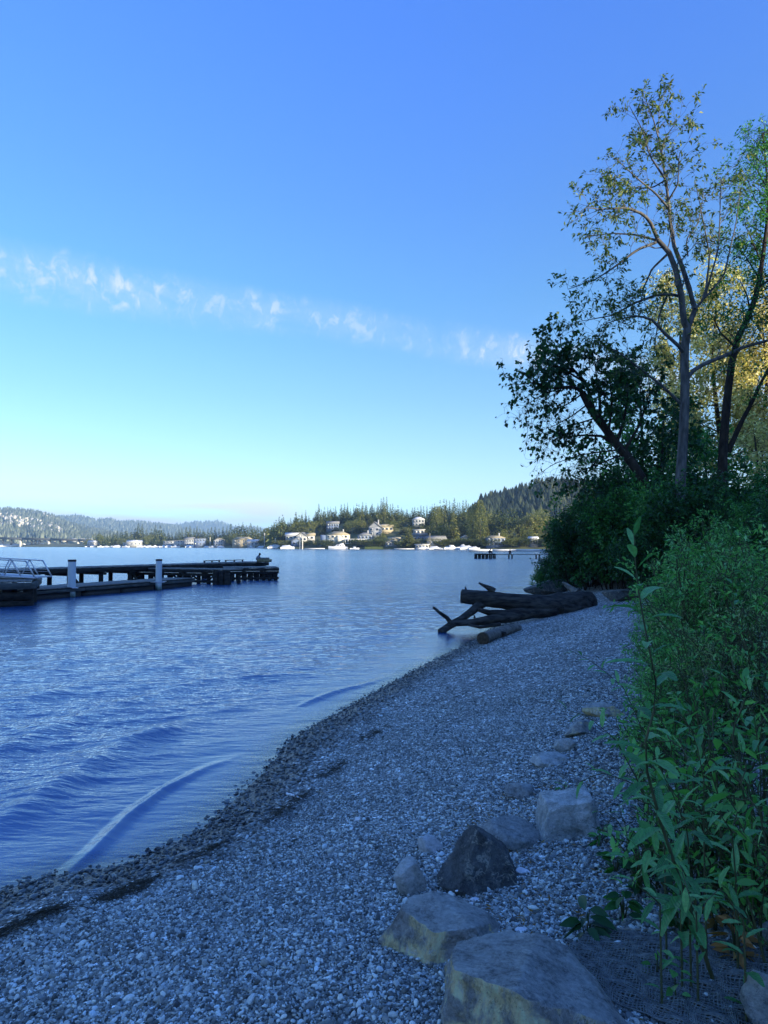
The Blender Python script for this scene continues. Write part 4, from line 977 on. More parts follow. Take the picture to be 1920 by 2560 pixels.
# tiny houses on the far hillside
def surf(Hg, px, fr):
    """point on a hill grid: column by photo px, fr of the way up"""
    j = int(np.argmin(np.abs(Hg[6, :, 0] / Hg[6, :, 1] * FPX + 960 - px))); col = Hg[:, j]; k = fr * 5.99; i0 = int(k); return col[i0] * (1 - k + i0) + col[i0 + 1] * (k - i0)
def tiny_house_mesh(w_, d_, h_, rh):
    x, y = w_ / 2, d_ / 2
    mb = MB().box((0, 0, h_ / 2 - 2), (w_, d_, h_ + 4))
    mb.add([(-x - .6, -y - .6, h_), (x + .6, -y - .6, h_), (x + .6, y + .6, h_), (-x - .6, y + .6, h_), (-x, 0, h_ + rh), (x, 0, h_ + rh)], [np.array([[0, 1, 5, 4], [2, 3, 4, 5]]), np.array([[1, 2, 5], [3, 0, 4]])])
    return mb.mesh('house_block')
THM = [tiny_house_mesh(18, 12, 8, 2.5), tiny_house_mesh(26, 12, 7, 2), tiny_house_mesh(13, 12, 9, 3.5)]
THW = []
for m_ in THM:
    for mt in ('wall_white', 'wall_cream'):
        c_ = m_.copy(); c_.materials.append(MATS[mt]); THW.append(c_)
r2 = np.random.default_rng(21)
for i in range(118):
    if i < 98: px_ = r2.uniform(-30, 158); lo, hi = .36 - px_ * .0004, .74 - max(px_, 0) * .0016; lb, gp = 'tiny pale house among many on the hillside above the bridge', 'pale houses on the hillside above the bridge'; fr = r2.uniform(lo, hi)
    else: px_ = r2.uniform(76, 132); fr = r2.uniform(.86, .95); lb, gp = 'tiny pale house in the row just under the crest of the hill', 'pale houses just under the crest of the hill'
    p = surf(HA, px_, fr); o_ = bpy.data.objects.new('hillside_house', THW[int(r2.integers(6))]); COL.objects.link(o_)
    o_.location = (p[0] + r2.uniform(-15, 15), p[1] - 10, p[2] + 11); o_.rotation_euler = (0, 0, r2.uniform(-.5, .5)); s_ = r2.uniform(.5, .9); o_.scale = (s_, s_, s_)
    tag(o_, lb, 'house', gp)
for px_, Y_ in [(160, 1700), (185, 1700), (205, 1650), (215, 1650), (222, 1600), (120, 1800)]:
    o_ = bpy.data.objects.new('hillside_house', THW[int(r2.integers(6))]); COL.objects.link(o_); o_.location = at(px_, Y_, 1355 - 10 * (px_ > 180) + 3 * (px_ == 120)); o_.scale = (.6,) * 3
    o_.location.z = at(px_, Y_, 1352)[2]; tag(o_, 'tiny pale house low on the slope just above the bridge deck', 'house', 'pale houses low on the slope behind the bridge')
#==PART2 END==
# ------------------------------------------------------------------ far trees
def conifer_mesh(seed, h=24.0, w_=7.0, top_bare=0.0, full=0.12):
    r_ = np.random.default_rng(seed); P, D, S_ = [], [], []
    nl = int(h * 1.5)
    for i in range(nl):
        t_ = i / nl; z_ = h * (full + (1 - full) * t_)
        R_ = w_ / 2 * ((1 - t_) ** 0.95) * r_.uniform(.75, 1.3) + .2
        if t_ > 1 - top_bare and r_.random() < .5: continue
        for k in range(int(5 + 4 * (1 - t_))):
            a_ = r_.uniform(0, 6.28); q = R_ * r_.uniform(.6, 1.1); dv = np.array([math.cos(a_), math.sin(a_), -.28 + .5 * t_])
            for f in (.3, .6, .9):
                P.append(np.array([0, 0, z_]) + dv * q * f + r_.normal(0, .12, 3)); D.append(dv + r_.normal(0, .45, 3)); S_.append((.75 + .42 * q) * (1.15 - .55 * t_) * r_.uniform(.7, 1.3))
    for k in range(8): P.append((0, 0, h * (1 - .01 * k))); D.append((r_.normal(0, .4), r_.normal(0, .4), 1)); S_.append(.8)
    V, F = leaves_np(np.array(P), np.array(D), np.array(S_), .55, .3, r=r_)
    tr_ = MB().cyl((0, 0, -3), (0, 0, h * .55), h * .014, h * .008, 6).mesh('trunk')
    return mesh_np('crown', V, F), tr_
def round_mesh(seed, h=16.0, w_=11.0, base=.15, n=1500, leaf=.95, lobes=9, colm=False):
    r_ = np.random.default_rng(seed); C_ = []
    for i in range(lobes):
        if colm: C_.append((r_.uniform(-.08, .08) * w_, r_.uniform(-.08, .08) * w_, h * (base + (1 - base) * (i + .5) / lobes), w_ * .5 * math.sin(math.pi * (0.12 + .80 * (i + .3) / lobes)) ** .7))
        else:
            t_ = r_.uniform(0, 1); C_.append((r_.normal() * w_ * .2, r_.normal() * w_ * .2, h * (base + .12 + (.80 - base) * t_), w_ * r_.uniform(.18, .34) * (1.15 - .5 * abs(t_ - .4))))
    C_ = np.array(C_); k = r_.integers(0, len(C_), n); u = unit(r_.normal(size=(n, 3)))
    rr_ = C_[k, 3][:, None] * r_.uniform(.55, 1.05, (n, 1)) ** .7
    P = C_[k, :3] + u * rr_ * np.array([1, 1, 1.6 if colm else 1.0])
    V, F = leaves_np(P, u + r_.normal(0, .5, (n, 3)) + np.array([0, 0, .5 if colm else 0]), r_.uniform(.6, 1.3, n) * leaf, .6, .1, r=r_)
    tr_ = MB().cyl((0, 0, -3), (0, 0, h * .6), h * .02, h * .01, 6).mesh('trunk')
    return mesh_np('crown', V, F), tr_
CON = [conifer_mesh(i, 24, w_, tb, fl) for i, (w_, tb, fl) in enumerate([(8.5, 0, .05), (10, .2, .08), (7.5, 0, .04), (11, .3, .12), (7, .1, .05), (12, .15, .1)])]
DEC = [round_mesh(20 + i, 16, w_) for i, w_ in enumerate([11, 13, 9])]
POP = [round_mesh(40 + i, 30, w_, .04, 2600, .9, 16, True) for i, w_ in enumerate([8.5, 9.5])]
def far_tree(px, back, htop_px, kind, label, group, mat, rr_=rng, z_off=0, wf=1.0, name='conifer', Yabs=None):
    p = fpoint(px, back) if Yabs is None else Yabs; htop_px = htop_px - (3 if kind == 'c' else 0)
    top = at(px, p[1], htop_px)[2]; h = max(5.0, top - p[2])
    lib, h0 = {'c': (CON, 24), 'd': (DEC, 16), 'p': (POP, 30)}[kind]
    cr, tr_ = lib[int(rr_.integers(len(lib)))]
    key = (cr.name, mat)
    if key not in far_tree.cache:
        c_ = cr.copy(); c_.materials.clear(); c_.materials.append(MATS[mat]); t2 = tr_.copy(); t2.materials.clear(); t2.materials.append(MATS['bark_dark']); far_tree.cache[key] = (c_, t2)
    c_, t2 = far_tree.cache[key]
    s_ = h / h0; o_ = thing(name, label, 'tree', tuple(p), rr_.uniform(0, 6.28), group, (s_ * wf * (1 if s_ > .7 else .7 / s_ * .9), s_ * wf * (1 if s_ > .7 else .7 / s_ * .9), s_))
    obj('crown', c_, None, o_); obj('trunk', t2, None, o_); return o_
far_tree.cache = {}
r3 = np.random.default_rng(5)
TOPL = [(205, 1352), (215, 1345), (240, 1337), (260, 1330), (285, 1335), (300, 1330), (315, 1318), (330, 1322), (350, 1312), (362, 1322), (372, 1320), (392, 1313), (420, 1325), (440, 1330), (475, 1316), (495, 1322), (520, 1320), (560, 1316), (590, 1314), (625, 1312), (640, 1322), (655, 1318), (672, 1312)]
x_ = 212
while x_ < 676:   # skyline row, left wood
    far_tree(x_, r3.uniform(40, 75), interp(x_, TOPL) + r3.uniform(-5, 9), 'c', 'dark conifer in the skyline of the distant left wood', 'conifers along the skyline of the distant wood', 'conifer_needles', r3, wf=1.15)
    x_ += r3.uniform(7, 12)
x_ = 222
while x_ < 672:   # front row, left wood
    k = r3.random()
    if not any(abs(x_ - q) < 9 for q in (337, 428, 452, 500, 549, 608, 637)):
        far_tree(x_, r3.uniform(16, 34), r3.uniform(1334, 1350), 'd' if k < .55 else 'c', 'rounded olive tree in front of the distant left wood' if k < .55 else 'shorter conifer in front of the distant left wood',
                 'olive trees in front of the distant wood' if k < .55 else 'shorter conifers in front of the distant wood', 'olive_leaf' if k < .55 else 'conifer_needles', r3, name='broadleaf_tree' if k < .55 else 'conifer', wf=1.1)
    x_ += r3.uniform(9, 15)
TOPP = [(655, 1322), (672, 1318), (700, 1292), (720, 1302), (735, 1285), (765, 1278), (780, 1290), (797, 1262), (826, 1262), (845, 1272), (862, 1253), (880, 1262), (906, 1243), (925, 1262), (940, 1255), (965, 1243), (990, 1270), (1000, 1262), (1030, 1272), (1060, 1265), (1090, 1258), (1100, 1253), (1130, 1245), (1145, 1252), (1160, 1250), (1180, 1256), (1200, 1262)]
x_ = 664
while x_ < 1200:
    far_tree(x_, r3.uniform(85, 108), interp(x_, TOPP) + r3.choice([0, 0, 3, 8, 14]), 'c', 'tall dark conifer on the crest of the wooded peninsula', 'tall conifers on the crest of the peninsula', 'conifer_needles', r3, wf=r3.uniform(.6, .9))
    x_ += r3.uniform(5.5, 9.5)
x_ = 690
while x_ < 1200:
    far_tree(x_, r3.uniform(66, 84), interp(x_, TOPP) + r3.uniform(14, 34), 'c', 'conifer standing just below the crest of the wooded peninsula', 'conifers below the crest of the peninsula', 'conifer_needles' if r3.random() < .6 else 'olive_leaf', r3, wf=.95)
    x_ += r3.uniform(8, 13)
HX = (757, 733, 776, 846, 832, 912, 939, 962, 986, 1046, 1090, 1238)
x_ = 668
while x_ < 1215:   # mid slope
    if min(abs(x_ - q) for q in HX) > 9 or r3.random() < .25:
        k = r3.random() < .45
        far_tree(x_, r3.uniform(46, 66), r3.uniform(1300, 1325), 'd' if k else 'c', 'olive broadleaf tree halfway up the peninsula slope' if k else 'conifer halfway up the peninsula slope',
                 'broadleaf trees halfway up the peninsula' if k else 'conifers halfway up the peninsula', 'olive_leaf' if k else 'conifer_needles', r3, name='broadleaf_tree' if k else 'conifer', wf=1.2)
    x_ += r3.uniform(9, 15)
# individual trees one can point out
for px_, bk_, top, kd, mt, wf, nm, lb in [
    (690, 12, 1303, 'c', 'olive_leaf', 1.25, 'conifer', 'broad sunlit conifer standing at the tip of the point'), (706, 40, 1290, 'c', 'conifer_needles', 1.0, 'conifer', 'dark ragged conifer behind the point, its top forked'),
    (739, 60, 1283, 'c', 'conifer_needles', .8, 'conifer', 'slim dark conifer behind the white gabled house'), (900, 58, 1302, 'd', 'olive_leaf', 1.0, 'broadleaf_tree', 'round golden tree on the slope above the veranda house'),
    (951, 14, 1330, 'd', 'olive_leaf', 1.15, 'weeping_tree', 'weeping olive tree between the veranda house and the white cottage'), (1022, 9, 1322, 'c', 'olive_leaf', 1.9, 'conifer', 'broad layered cedar beside the pale boathouse'),
    (1092, 32, 1272, 'p', 'olive_leaf', 1.5, 'broadleaf_tree', 'big tall sunlit tree mass above the dark grey house'), (1118, 26, 1312, 'd', 'olive_leaf', 1.4, 'broadleaf_tree', 'broad lower sunlit tree before the tall tree mass'),
    (1135, 30, 1282, 'c', 'olive_leaf', 1.3, 'conifer', 'sunlit conifer between the tree mass and the poplars'), (1181, 16, 1270, 'p', 'olive_leaf', 1.0, 'poplar_tree', 'first of the two pale tall poplars by the lakeside'),
    (1201, 14, 1257, 'p', 'olive_leaf', 1.05, 'poplar_tree', 'taller of the two pale poplars, nearer the blue lakeside house'), (1219, 30, 1312, 'c', 'olive_leaf', 1.0, 'conifer', 'pointed olive tree just past the poplars'),
    (1275, 5, 1350, 'd', 'olive_leaf', 1.3, 'broadleaf_tree', 'round olive tree on the shore beside the blue lakeside house'), (1222, 60, 1283, 'd', 'olive_leaf', 1.2, 'broadleaf_tree', 'rounded tree rising behind the poplars against the dark hill')]:
    far_tree(px_, bk_, top, kd, lb, None, mt, r3, wf=wf, name=nm)
x_ = 1228
while x_ < 1560:
    k = r3.random() < .7
    far_tree(x_, r3.uniform(30, 60), r3.uniform(1278, 1312), 'd' if k else 'c', 'sunlit olive tree at the foot of the dark wooded hill' if k else 'conifer at the foot of the dark wooded hill',
             'olive trees at the foot of the wooded hill' if k else 'conifers at the foot of the wooded hill', 'olive_leaf' if r3.random() < .7 else 'conifer_needles', r3, name='broadleaf_tree' if k else 'conifer', wf=1.15)
    x_ += r3.uniform(9, 14)
x_ = 1262
while x_ < 1560:
    if abs(x_ - 1333) > 6: far_tree(x_, r3.uniform(14, 26), r3.uniform(1322, 1345), 'd', 'lower olive tree on the shore past the blue lakeside house', 'lower olive trees on the far shore', 'olive_leaf', r3, name='broadleaf_tree')
    x_ += r3.uniform(11, 17)
x_ = 1196
while x_ < 1560:   # crest of the hill
    Yd = 755 + r3.uniform(-25, 25); tp = interp(x_, [(1190, 1254), (1212, 1244), (1225, 1238), (1250, 1238), (1270, 1238), (1290, 1225), (1310, 1212), (1330, 1205), (1370, 1204), (1420, 1204), (1560, 1212)]) + r3.uniform(-3, 9)
    g_ = at(x_, Yd, tp); g_[2] -= r3.uniform(14, 20)
    far_tree(x_, 0, tp, 'c', 'dark conifer on the skyline of the wooded hill', 'conifers on the skyline of the wooded hill', 'conifer_needles', r3, Yabs=g_, wf=1.3)
    x_ += r3.uniform(7, 12)
# shoreline shrubs
x_ = 664
while x_ < 1400:
    if min(abs(x_ - q) for q in (740, 972, 986, 1055, 1238, 1022, 845)) > 9:
        far_tree(x_, r3.uniform(4, 12), r3.uniform(1355, 1363), 'd', 'low dark shrub on the bank just above the far waterline', 'shrubs above the far waterline', 'conifer_needles' if r3.random() < .6 else 'olive_leaf', r3, name='shoreline_shrub', wf=1.3)
    x_ += r3.uniform(11, 18)
for a_, b_, c_, lb in [(798, 812, 40, 'sunlit strip of lawn above the terraced shrubs'), (912, 958, 4, 'long sunlit lawn along the far waterline before the weeping tree')]:
    A_ = fpoint(a_, c_); B_ = fpoint(b_, c_); w2_ = B_ - A_
    V = [A_ + [0, -3, .2], B_ + [0, -3, .2], B_ + [0, 5, 1.5], A_ + [0, 5, 1.5], A_ + [0, -3, -1.5], B_ + [0, -3, -1.5]]
    tag(obj('shore_lawn', MB().add(V, np.array([[0, 1, 2, 3], [4, 5, 1, 0]])).mesh('shore_lawn'), 'lawn'), kind='structure')

# ------------------------------------------------------------------ near trees
def resample(P, K):
    P = np.asarray(P, float); s_ = np.concatenate([[0], np.cumsum(np.linalg.norm(np.diff(P, axis=0), axis=1))]); u = np.linspace(0, s_[-1], K)
    return np.stack([np.interp(u, s_, P[:, i]) for i in range(3)], 1)
class Tree:
    def __init__(s, seed): s.r = np.random.default_rng(seed); s.br = {}; s.LP, s.LD, s.LS = [], [], []; s.V = []
    def path(s, P, r0, r1, K=8, S=7):
        P = resample(P, K); s.br.setdefault((K, S), []).append((P, np.linspace(r0, r1, K))); return P
    def grow(s, p, d, L_, r0, lvl, cfg, leafy=1.0):
        r_ = s.r; K = 6; pts = [p]; d = unit(np.array(d, float)); st = L_ / (K - 1)
        for i in range(K - 1):
            d = unit(d + r_.normal(0, cfg['wig'], 3) + np.array([0, 0, cfg['up']])); pts.append(pts[-1] + d * st)
        P = np.array(pts); s.path(P, r0, max(r0 * .3, .003), K, 5 if lvl <= 1 else 3)
        if lvl >= cfg['levels']:
            n_ = max(1, int(L_ * cfg['dens'] * leafy * r_.uniform(.3, 1.7)))
            for _ in range(n_):
                t_ = r_.uniform(.15, 1.0) * (K - 1); i = min(int(t_), K - 2); q = P[i] + (P[i + 1] - P[i]) * (t_ - i)
                s.LP.append(q + r_.normal(0, cfg['spread'], 3)); s.LD.append(unit(P[i + 1] - P[i]) * .6 + r_.normal(0, .6, 3) + np.array([0, 0, cfg.get('ldroop', -.1)])); s.LS.append(cfg['leaf'] * r_.uniform(.6, 1.25))
            return
        s.sprout(P, r0, lvl, cfg, L_, leafy)
    def sprout(s, P, r0, lvl, cfg, L_, leafy=1.0, n=None, t0=.2):
        r_ = s.r; n = n or max(2, int(L_ * cfg['n'][lvl])); K = len(P)
        for i in range(n):
            t_ = (t0 + (1 - t0) * (i + r_.random()) / n) * (K - 1.001); k = int(t_); q = P[k] + (P[k + 1] - P[k]) * (t_ - k)
            T = unit(P[k + 1] - P[k]); pr = unit(np.cross(T, r_.normal(size=3)))
            d = T * cfg.get('fwd', .7) + pr * r_.uniform(.6, 1.0) + np.array([0, 0, cfg.get('bias', .15)])
            s.grow(q, d, cfg['L'][lvl] * r_.uniform(.55, 1.25) * (1.1 - .4 * t_ / K), r0 * .45 * (1 - .5 * t_ / K) + .003, lvl + 1, cfg, leafy)
    def limb(s, P, r0, r1, cfg, n, lvl=0, leafy=1.0, t0=.25, K=12, S=8):
        P = s.path(P, r0, r1, K, S); s.sprout(P, max(r1, r0 * .35), lvl, cfg, 0, leafy, n, t0); return P
    def wood(s):
        mb = MB()
        for (K, S), lst in s.br.items():
            V, F = tubes(np.array([a for a, b_ in lst]), np.array([b_ for a, b_ in lst]), S); mb.add(V, F)
        return mb
def pxl(pts, Y, dY=0.0, r_=None):
    """photo polyline at depth Y, drifting dY metres in depth along the way"""
    n = len(pts); return np.array([at(p[0], Y + dY * i / max(1, n - 1), p[1]) for i, p in enumerate(pts)])
def build_tree(name, label, T_, leafm, barkm, origin, wr=.45, group=None, cat='tree', leafhi=False, trunk_split=None):
    o_ = thing(name, label, cat, tuple(origin), 0, group)
    m_ = T_.wood(); V = np.concatenate(m_.V) - origin; 
    tr_ = obj('trunk', mesh_np('trunk', V, np.concatenate(m_.F4), True), barkm, o_)
    P, D_, S_ = np.array(T_.LP) - origin, np.array(T_.LD), np.array(T_.LS)
    V, F = leaves_np(P, D_, S_, wr, .2, leafhi, T_.r); tag(obj('crown', mesh_np('crown', V, F), leafm, o_))
    return o_
cfg1 = dict(levels=3, n=[0, 4.0, 6.0], L=[1.15, .62, .34], wig=.18, up=.03, dens=17, spread=.035, leaf=.17, bias=.12, fwd=.75)
T1 = Tree(101); Y1 = 25.0
trunk = pxl([(1700, 1330), (1700, 1250), (1701, 1196), (1706, 1130), (1710, 1070), (1713, 945), (1710, 882), (1719, 819)], Y1)
trunk[0][2] = terrain(trunk[0][0], trunk[0][1]) - .3
T1.path(trunk, .215, .145, 16, 14)
def L1(pts, dY, r0, r1, n, leafy=1.0, t0=.25): T1.limb(pxl(pts, Y1, dY), r0, r1, cfg1, n, 0, leafy, t0)
L1([(1719, 822), (1709, 800), (1704, 741), (1691, 678), (1673, 631), (1645, 600)], -.6, .13, .08, 6, .6)
L1([(1646, 602), (1626, 555), (1609, 535), (1565, 519), (1500, 523), (1464, 519)], -1.5, .075, .012, 15)
L1([(1646, 602), (1593, 587), (1533, 583), (1470, 590)], 1.2, .05, .01, 10)
L1([(1640, 606), (1593, 624), (1541, 664), (1492, 697), (1420, 723)], -1.0, .055, .01, 13)
L1([(1668, 636), (1630, 672), (1609, 721), (1600, 760)], 1.0, .05, .012, 8)
L1([(1719, 822), (1731, 800), (1738, 772), (1732, 750), (1713, 688), (1695, 638), (1679, 600), (1674, 523), (1666, 462), (1654, 382), (1642, 321), (1615, 248)], .8, .11, .014, 26, 1.0, .35)
L1([(1662, 446), (1625, 390), (1605, 321), (1573, 264)], .8, .04, .01, 11)
L1([(1654, 382), (1665, 340), (1684, 315), (1690, 300)], -.6, .03, .01, 6)
L1([(1645, 330), (1648, 285), (1648, 255)], .3, .02, .008, 4)
L1([(1674, 523), (1638, 482), (1593, 446), (1541, 398)], -.9, .045, .01, 11)
L1([(1672, 500), (1695, 460), (1697, 400), (1700, 380)], -1.2, .035, .01, 8)
L1([(1664, 450), (1630, 470), (1580, 470), (1530, 430)], 1.0, .03, .01, 8)
L1([(1711, 884), (1698, 866), (1657, 829), (1632, 800), (1594, 788), (1540, 800), (1500, 815)], -1.2, .075, .012, 13)
L1([(1704, 741), (1673, 735), (1638, 738), (1588, 757), (1532, 788), (1447, 804)], -.8, .06, .01, 16)
L1([(1668, 738), (1648, 788), (1641, 835), (1636, 880)], .8, .04, .01, 7)
L1([(1704, 1010), (1650, 960), (1600, 922), (1541, 876), (1466, 851)], -1.5, .06, .01, 12, .9)
L1([(1719, 945), (1729, 929), (1760, 910), (1807, 891), (1864, 866), (1920, 851), (1990, 835)], 1.0, .085, .04, 12, .8)
L1([(1738, 772), (1762, 745), (1775, 640), (1748, 500), (1738, 455)], 1.2, .05, .01, 12, .8)
L1([(1762, 745), (1797, 620), (1803, 450)], -1.0, .04, .01, 10, .7)
L1([(1762, 745), (1810, 690), (1840, 560), (1852, 470)], .5, .04, .01, 11, .8)
L1([(1720, 640), (1715, 600), (1745, 560), (1760, 480)], .6, .03, .01, 8, .8)
build_tree('alder_tree', 'tall airy tree with a pale straight trunk forking high above the beach', T1, 'alder_leaf', 'bark_grey', trunk[0], .42)
# right-edge tree
cfg2 = dict(levels=3, n=[0, 3.6, 5.2], L=[1.4, .75, .42], wig=.16, up=.02, dens=30, spread=.09, leaf=.13, bias=.1, fwd=.7)
T2 = Tree(102); Y2 = 27.5
tk = pxl([(1805, 1330), (1806, 1250), (1807, 1133), (1818, 992), (1832, 890), (1852, 819), (1880, 780), (1895, 720), (1908, 640), (1922, 520), (1915, 400), (1905, 330)], Y2)
tk[0][2] = terrain(tk[0][0], tk[0][1]) - .3
T2.limb(tk, .24, .02, cfg2, 30, 0, 1.0, .45, 20, 10)
for pts, dY, r0, n in [([(1820, 1130), (1854, 1054), (1880, 1007), (1901, 960), (1925, 915), (1970, 820)], -1.5, .12, 8), ([(1880, 800), (1868, 740), (1850, 700)], 1, .05, 8), ([(1905, 660), (1880, 600), (1862, 560)], -1, .04, 8),
                       ([(1912, 600), (1950, 540), (1980, 450)], 1, .05, 12), ([(1918, 470), (1890, 420), (1875, 370)], .8, .03, 9), ([(1895, 720), (1950, 680), (2000, 640)], 0, .05, 12), ([(1918, 540), (1888, 500), (1870, 450)], -.5, .03, 9), ([(1840, 870), (1800, 830), (1780, 790)], -1, .05, 9), ([(1900, 700), (1870, 650), (1850, 620)], .9, .04, 9)]:
    T2.limb(pxl(pts, Y2, dY), r0, .012, cfg2, n)
build_tree('dark_trunked_tree', 'leafy tree with a dark leaning double trunk beside the pale-trunked tree', T2, 'thicket_leaf', 'bark_dark', tk[0], .5)
# leaning maple on the left flank
cfg3 = dict(levels=3, n=[0, 3.6, 5.0], L=[1.15, .62, .36], wig=.22, up=-.01, dens=19, spread=.04, leaf=.165, bias=.1, fwd=.6, ldroop=-.4)
cfg3b = dict(cfg3, up=-.06, n=[0, 3.5, 4], L=[1.5, .8, .45])
T3 = Tree(103); Y3 = 28.0
tk = pxl([(1650, 1330), (1625, 1240), (1590, 1170), (1554, 1125), (1529, 1096), (1507, 1061), (1488, 1040), (1467, 1004), (1455, 980)], Y3)
tk[0][2] = terrain(tk[0][0], tk[0][1]) - .3
T3.path(tk, .26, .14, 16, 10)
def L3(pts, dY, r0, r1, n, leafy=1.0, c=None, t0=.2): T3.limb(pxl(pts, Y3, dY), r0, r1, c or cfg3, n, 0, leafy, t0)
L3([(1455, 980), (1438, 967), (1405, 969), (1378, 971), (1338, 955), (1293, 962)], -1, .09, .012, 14, .8)
L3([(1488, 1038), (1467, 959), (1434, 925), (1405, 880), (1398, 824)], .5, .10, .012, 20, 1.3)
L3([(1500, 1050), (1500, 1000), (1490, 930), (1485, 890)], -.5, .08, .012, 16, 1.3)
L3([(1467, 959), (1420, 930), (1370, 900), (1345, 880)], .8, .05, .012, 15, 1.2)
L3([(1434, 925), (1390, 915), (1340, 925)], -1.0, .05, .012, 11, 1.1)
L3([(1525, 1104), (1505, 1090), (1457, 1088), (1415, 1092), (1380, 1105)], .6, .07, .012, 15, 1.2)
L3([(1540, 1115), (1560, 1050), (1570, 980), (1560, 910)], 1.4, .08, .012, 18, 1.5)
L3([(1520, 1090), (1530, 1020), (1525, 940)], -1.4, .06, .012, 14, 1.4)
L3([(1560, 1130), (1600, 1060), (1625, 980), (1620, 930)], .8, .07, .012, 15, 1.5)
for pts in ([(1455, 985), (1420, 1010), (1370, 1030), (1320, 1050)], [(1470, 1010), (1430, 1040), (1385, 1065), (1340, 1080)], [(1490, 1045), (1440, 1060), (1395, 1085), (1350, 1110)],
            [(1550, 1125), (1500, 1130), (1446, 1138), (1384, 1160), (1340, 1190)], [(1560, 1135), (1510, 1155), (1460, 1175), (1400, 1200)], [(1400, 970), (1350, 990), (1305, 1020)], [(1500, 1140), (1470, 1180), (1455, 1215)]):
    L3(pts, -.5, .035, .006, 12, .13, cfg3b, .15)
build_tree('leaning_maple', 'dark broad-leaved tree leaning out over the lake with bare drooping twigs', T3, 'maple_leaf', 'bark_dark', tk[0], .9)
# generic grown trees for the masses behind
def free_tree(seed, px, Y, top_px, cfg, nl, spread_px, r0, matl, matb, name, label, group=None, base_px=1300, wr=.5, lean=0):
    T_ = Tree(seed); r_ = T_.r; b_ = at(px, Y, z_=0); b_[2] = terrain(b_[0], b_[1]) - .3
    top = at(px + lean, Y, top_px); tr_ = np.array([b_, ln(b_, top, .3) + r_.normal(0, .2, 3), ln(b_, top, .65) + r_.normal(0, .3, 3), top])
    tr_ = T_.path(tr_, r0, .03, 14, 8)
    for i in range(nl):
        t_ = .25 + .74 * (i + r_.random()) / nl; k = min(int(t_ * 13), 12); p = tr_[k] + (tr_[k + 1] - tr_[k]) * (t_ * 13 - k)
        a_ = r_.uniform(0, 6.28); Lm = spread_px / FPX * Y * (1.15 - t_ * .8) * r_.uniform(.6, 1.1)
        d = np.array([math.cos(a_), math.sin(a_), .45]); q = p + d * Lm; mid = (p + q) / 2 + np.array([0, 0, -.08 * Lm])
        T_.limb(np.array([p, mid, q]), r0 * .35 * (1.1 - t_), .012, cfg, max(3, int(Lm * 2.4)), 0, 1.0, .2, 8, 5)
    return build_tree(name, label, T_, matl, matb, b_, wr, group)
cfgB = dict(levels=2, n=[0, 2.2], L=[1.5, .8], wig=.18, up=.02, dens=34, spread=.16, leaf=.24, bias=.1, fwd=.6)
cfgG = dict(levels=2, n=[0, 1.8], L=[2.4, 1.4], wig=.18, up=.04, dens=22, spread=.28, leaf=.36, bias=.1, fwd=.6)
free_tree(201, 1795, 58, 690, cfgG, 34, 120, .35, 'sunlit_leaf', 'bark_dark', 'sunlit_tree', 'pale gold sunlit tree glowing between the two dark trunks', wr=.5)
free_tree(202, 1700, 64, 700, cfgG, 26, 85, .3, 'sunlit_leaf', 'bark_dark', 'sunlit_tree', 'gold sunlit tree showing through the fork of the pale trunk', wr=.5)
free_tree(203, 1900, 55, 760, cfgG, 30, 110, .3, 'sunlit_leaf', 'bark_dark', 'sunlit_tree', 'gold sunlit tree behind the leaning dark trunk at the picture edge', wr=.5)
free_tree(204, 1885, 42, 1080, cfgB, 16, 70, .2, 'sunlit_leaf', 'bark_dark', 'young_tree', 'low golden-green tree under the leaning dark trunk', wr=.5)
free_tree(205, 1600, 34, 960, cfgB, 26, 110, .2, 'thicket_leaf', 'bark_dark', 'green_tree', 'dense green tree filling the gap between the maple and the pale trunk', wr=.55)
free_tree(206, 1760, 36, 1120, cfgB, 26, 110, .2, 'thicket_leaf', 'bark_dark', 'green_tree', 'dense green tree just behind the pale trunk', wr=.55)
free_tree(207, 1660, 31, 1040, cfgB, 20, 110, .15, 'maple_leaf', 'bark_dark', 'green_tree', 'dark lower tree at the foot of the pale trunk', wr=.6)
free_tree(208, 1500, 36, 1180, cfgB, 14, 80, .12, 'thicket_leaf', 'bark_dark', 'green_tree', 'low green tree under the leaning maple, beside the lake', wr=.55)

# ------------------------------------------------------------------ shrubs
def shrub_mesh(seed, h, w_, stems, twigs, leaf, dens, wr=.5, hi=False, up=.05, spread=.08):
    T_ = Tree(seed); r_ = T_.r; c = dict(levels=2, n=[0, twigs], L=[h * .32, h * .18], wig=.2, up=up, dens=dens, spread=spread, leaf=leaf, bias=.1, fwd=.6)
    for i in range(stems):
        a_ = r_.uniform(0, 6.28); q = r_.uniform(.1, 1) ** .7 * w_ / 2; tp = np.array([math.cos(a_) * q, math.sin(a_) * q, h * r_.uniform(.55, 1.0) * (1 - .35 * (q / (w_ / 2)) ** 2)])
        b_ = np.array([tp[0] * .35, tp[1] * .35, -.2]); T_.limb(np.array([b_, (b_ + tp) / 2 + [0, 0, h * .12], tp]), .008 * h + .004, .004, c, max(4, int(h * 4)), 0, 1, .2, 7, 4)
    m_ = T_.wood(); st = mesh_np('stems', np.concatenate(m_.V), np.concatenate(m_.F4), True)
    V, F = leaves_np(np.array(T_.LP), np.array(T_.LD), np.array(T_.LS), wr, .2, hi, r_)
    return st, mesh_np('foliage', V, F)
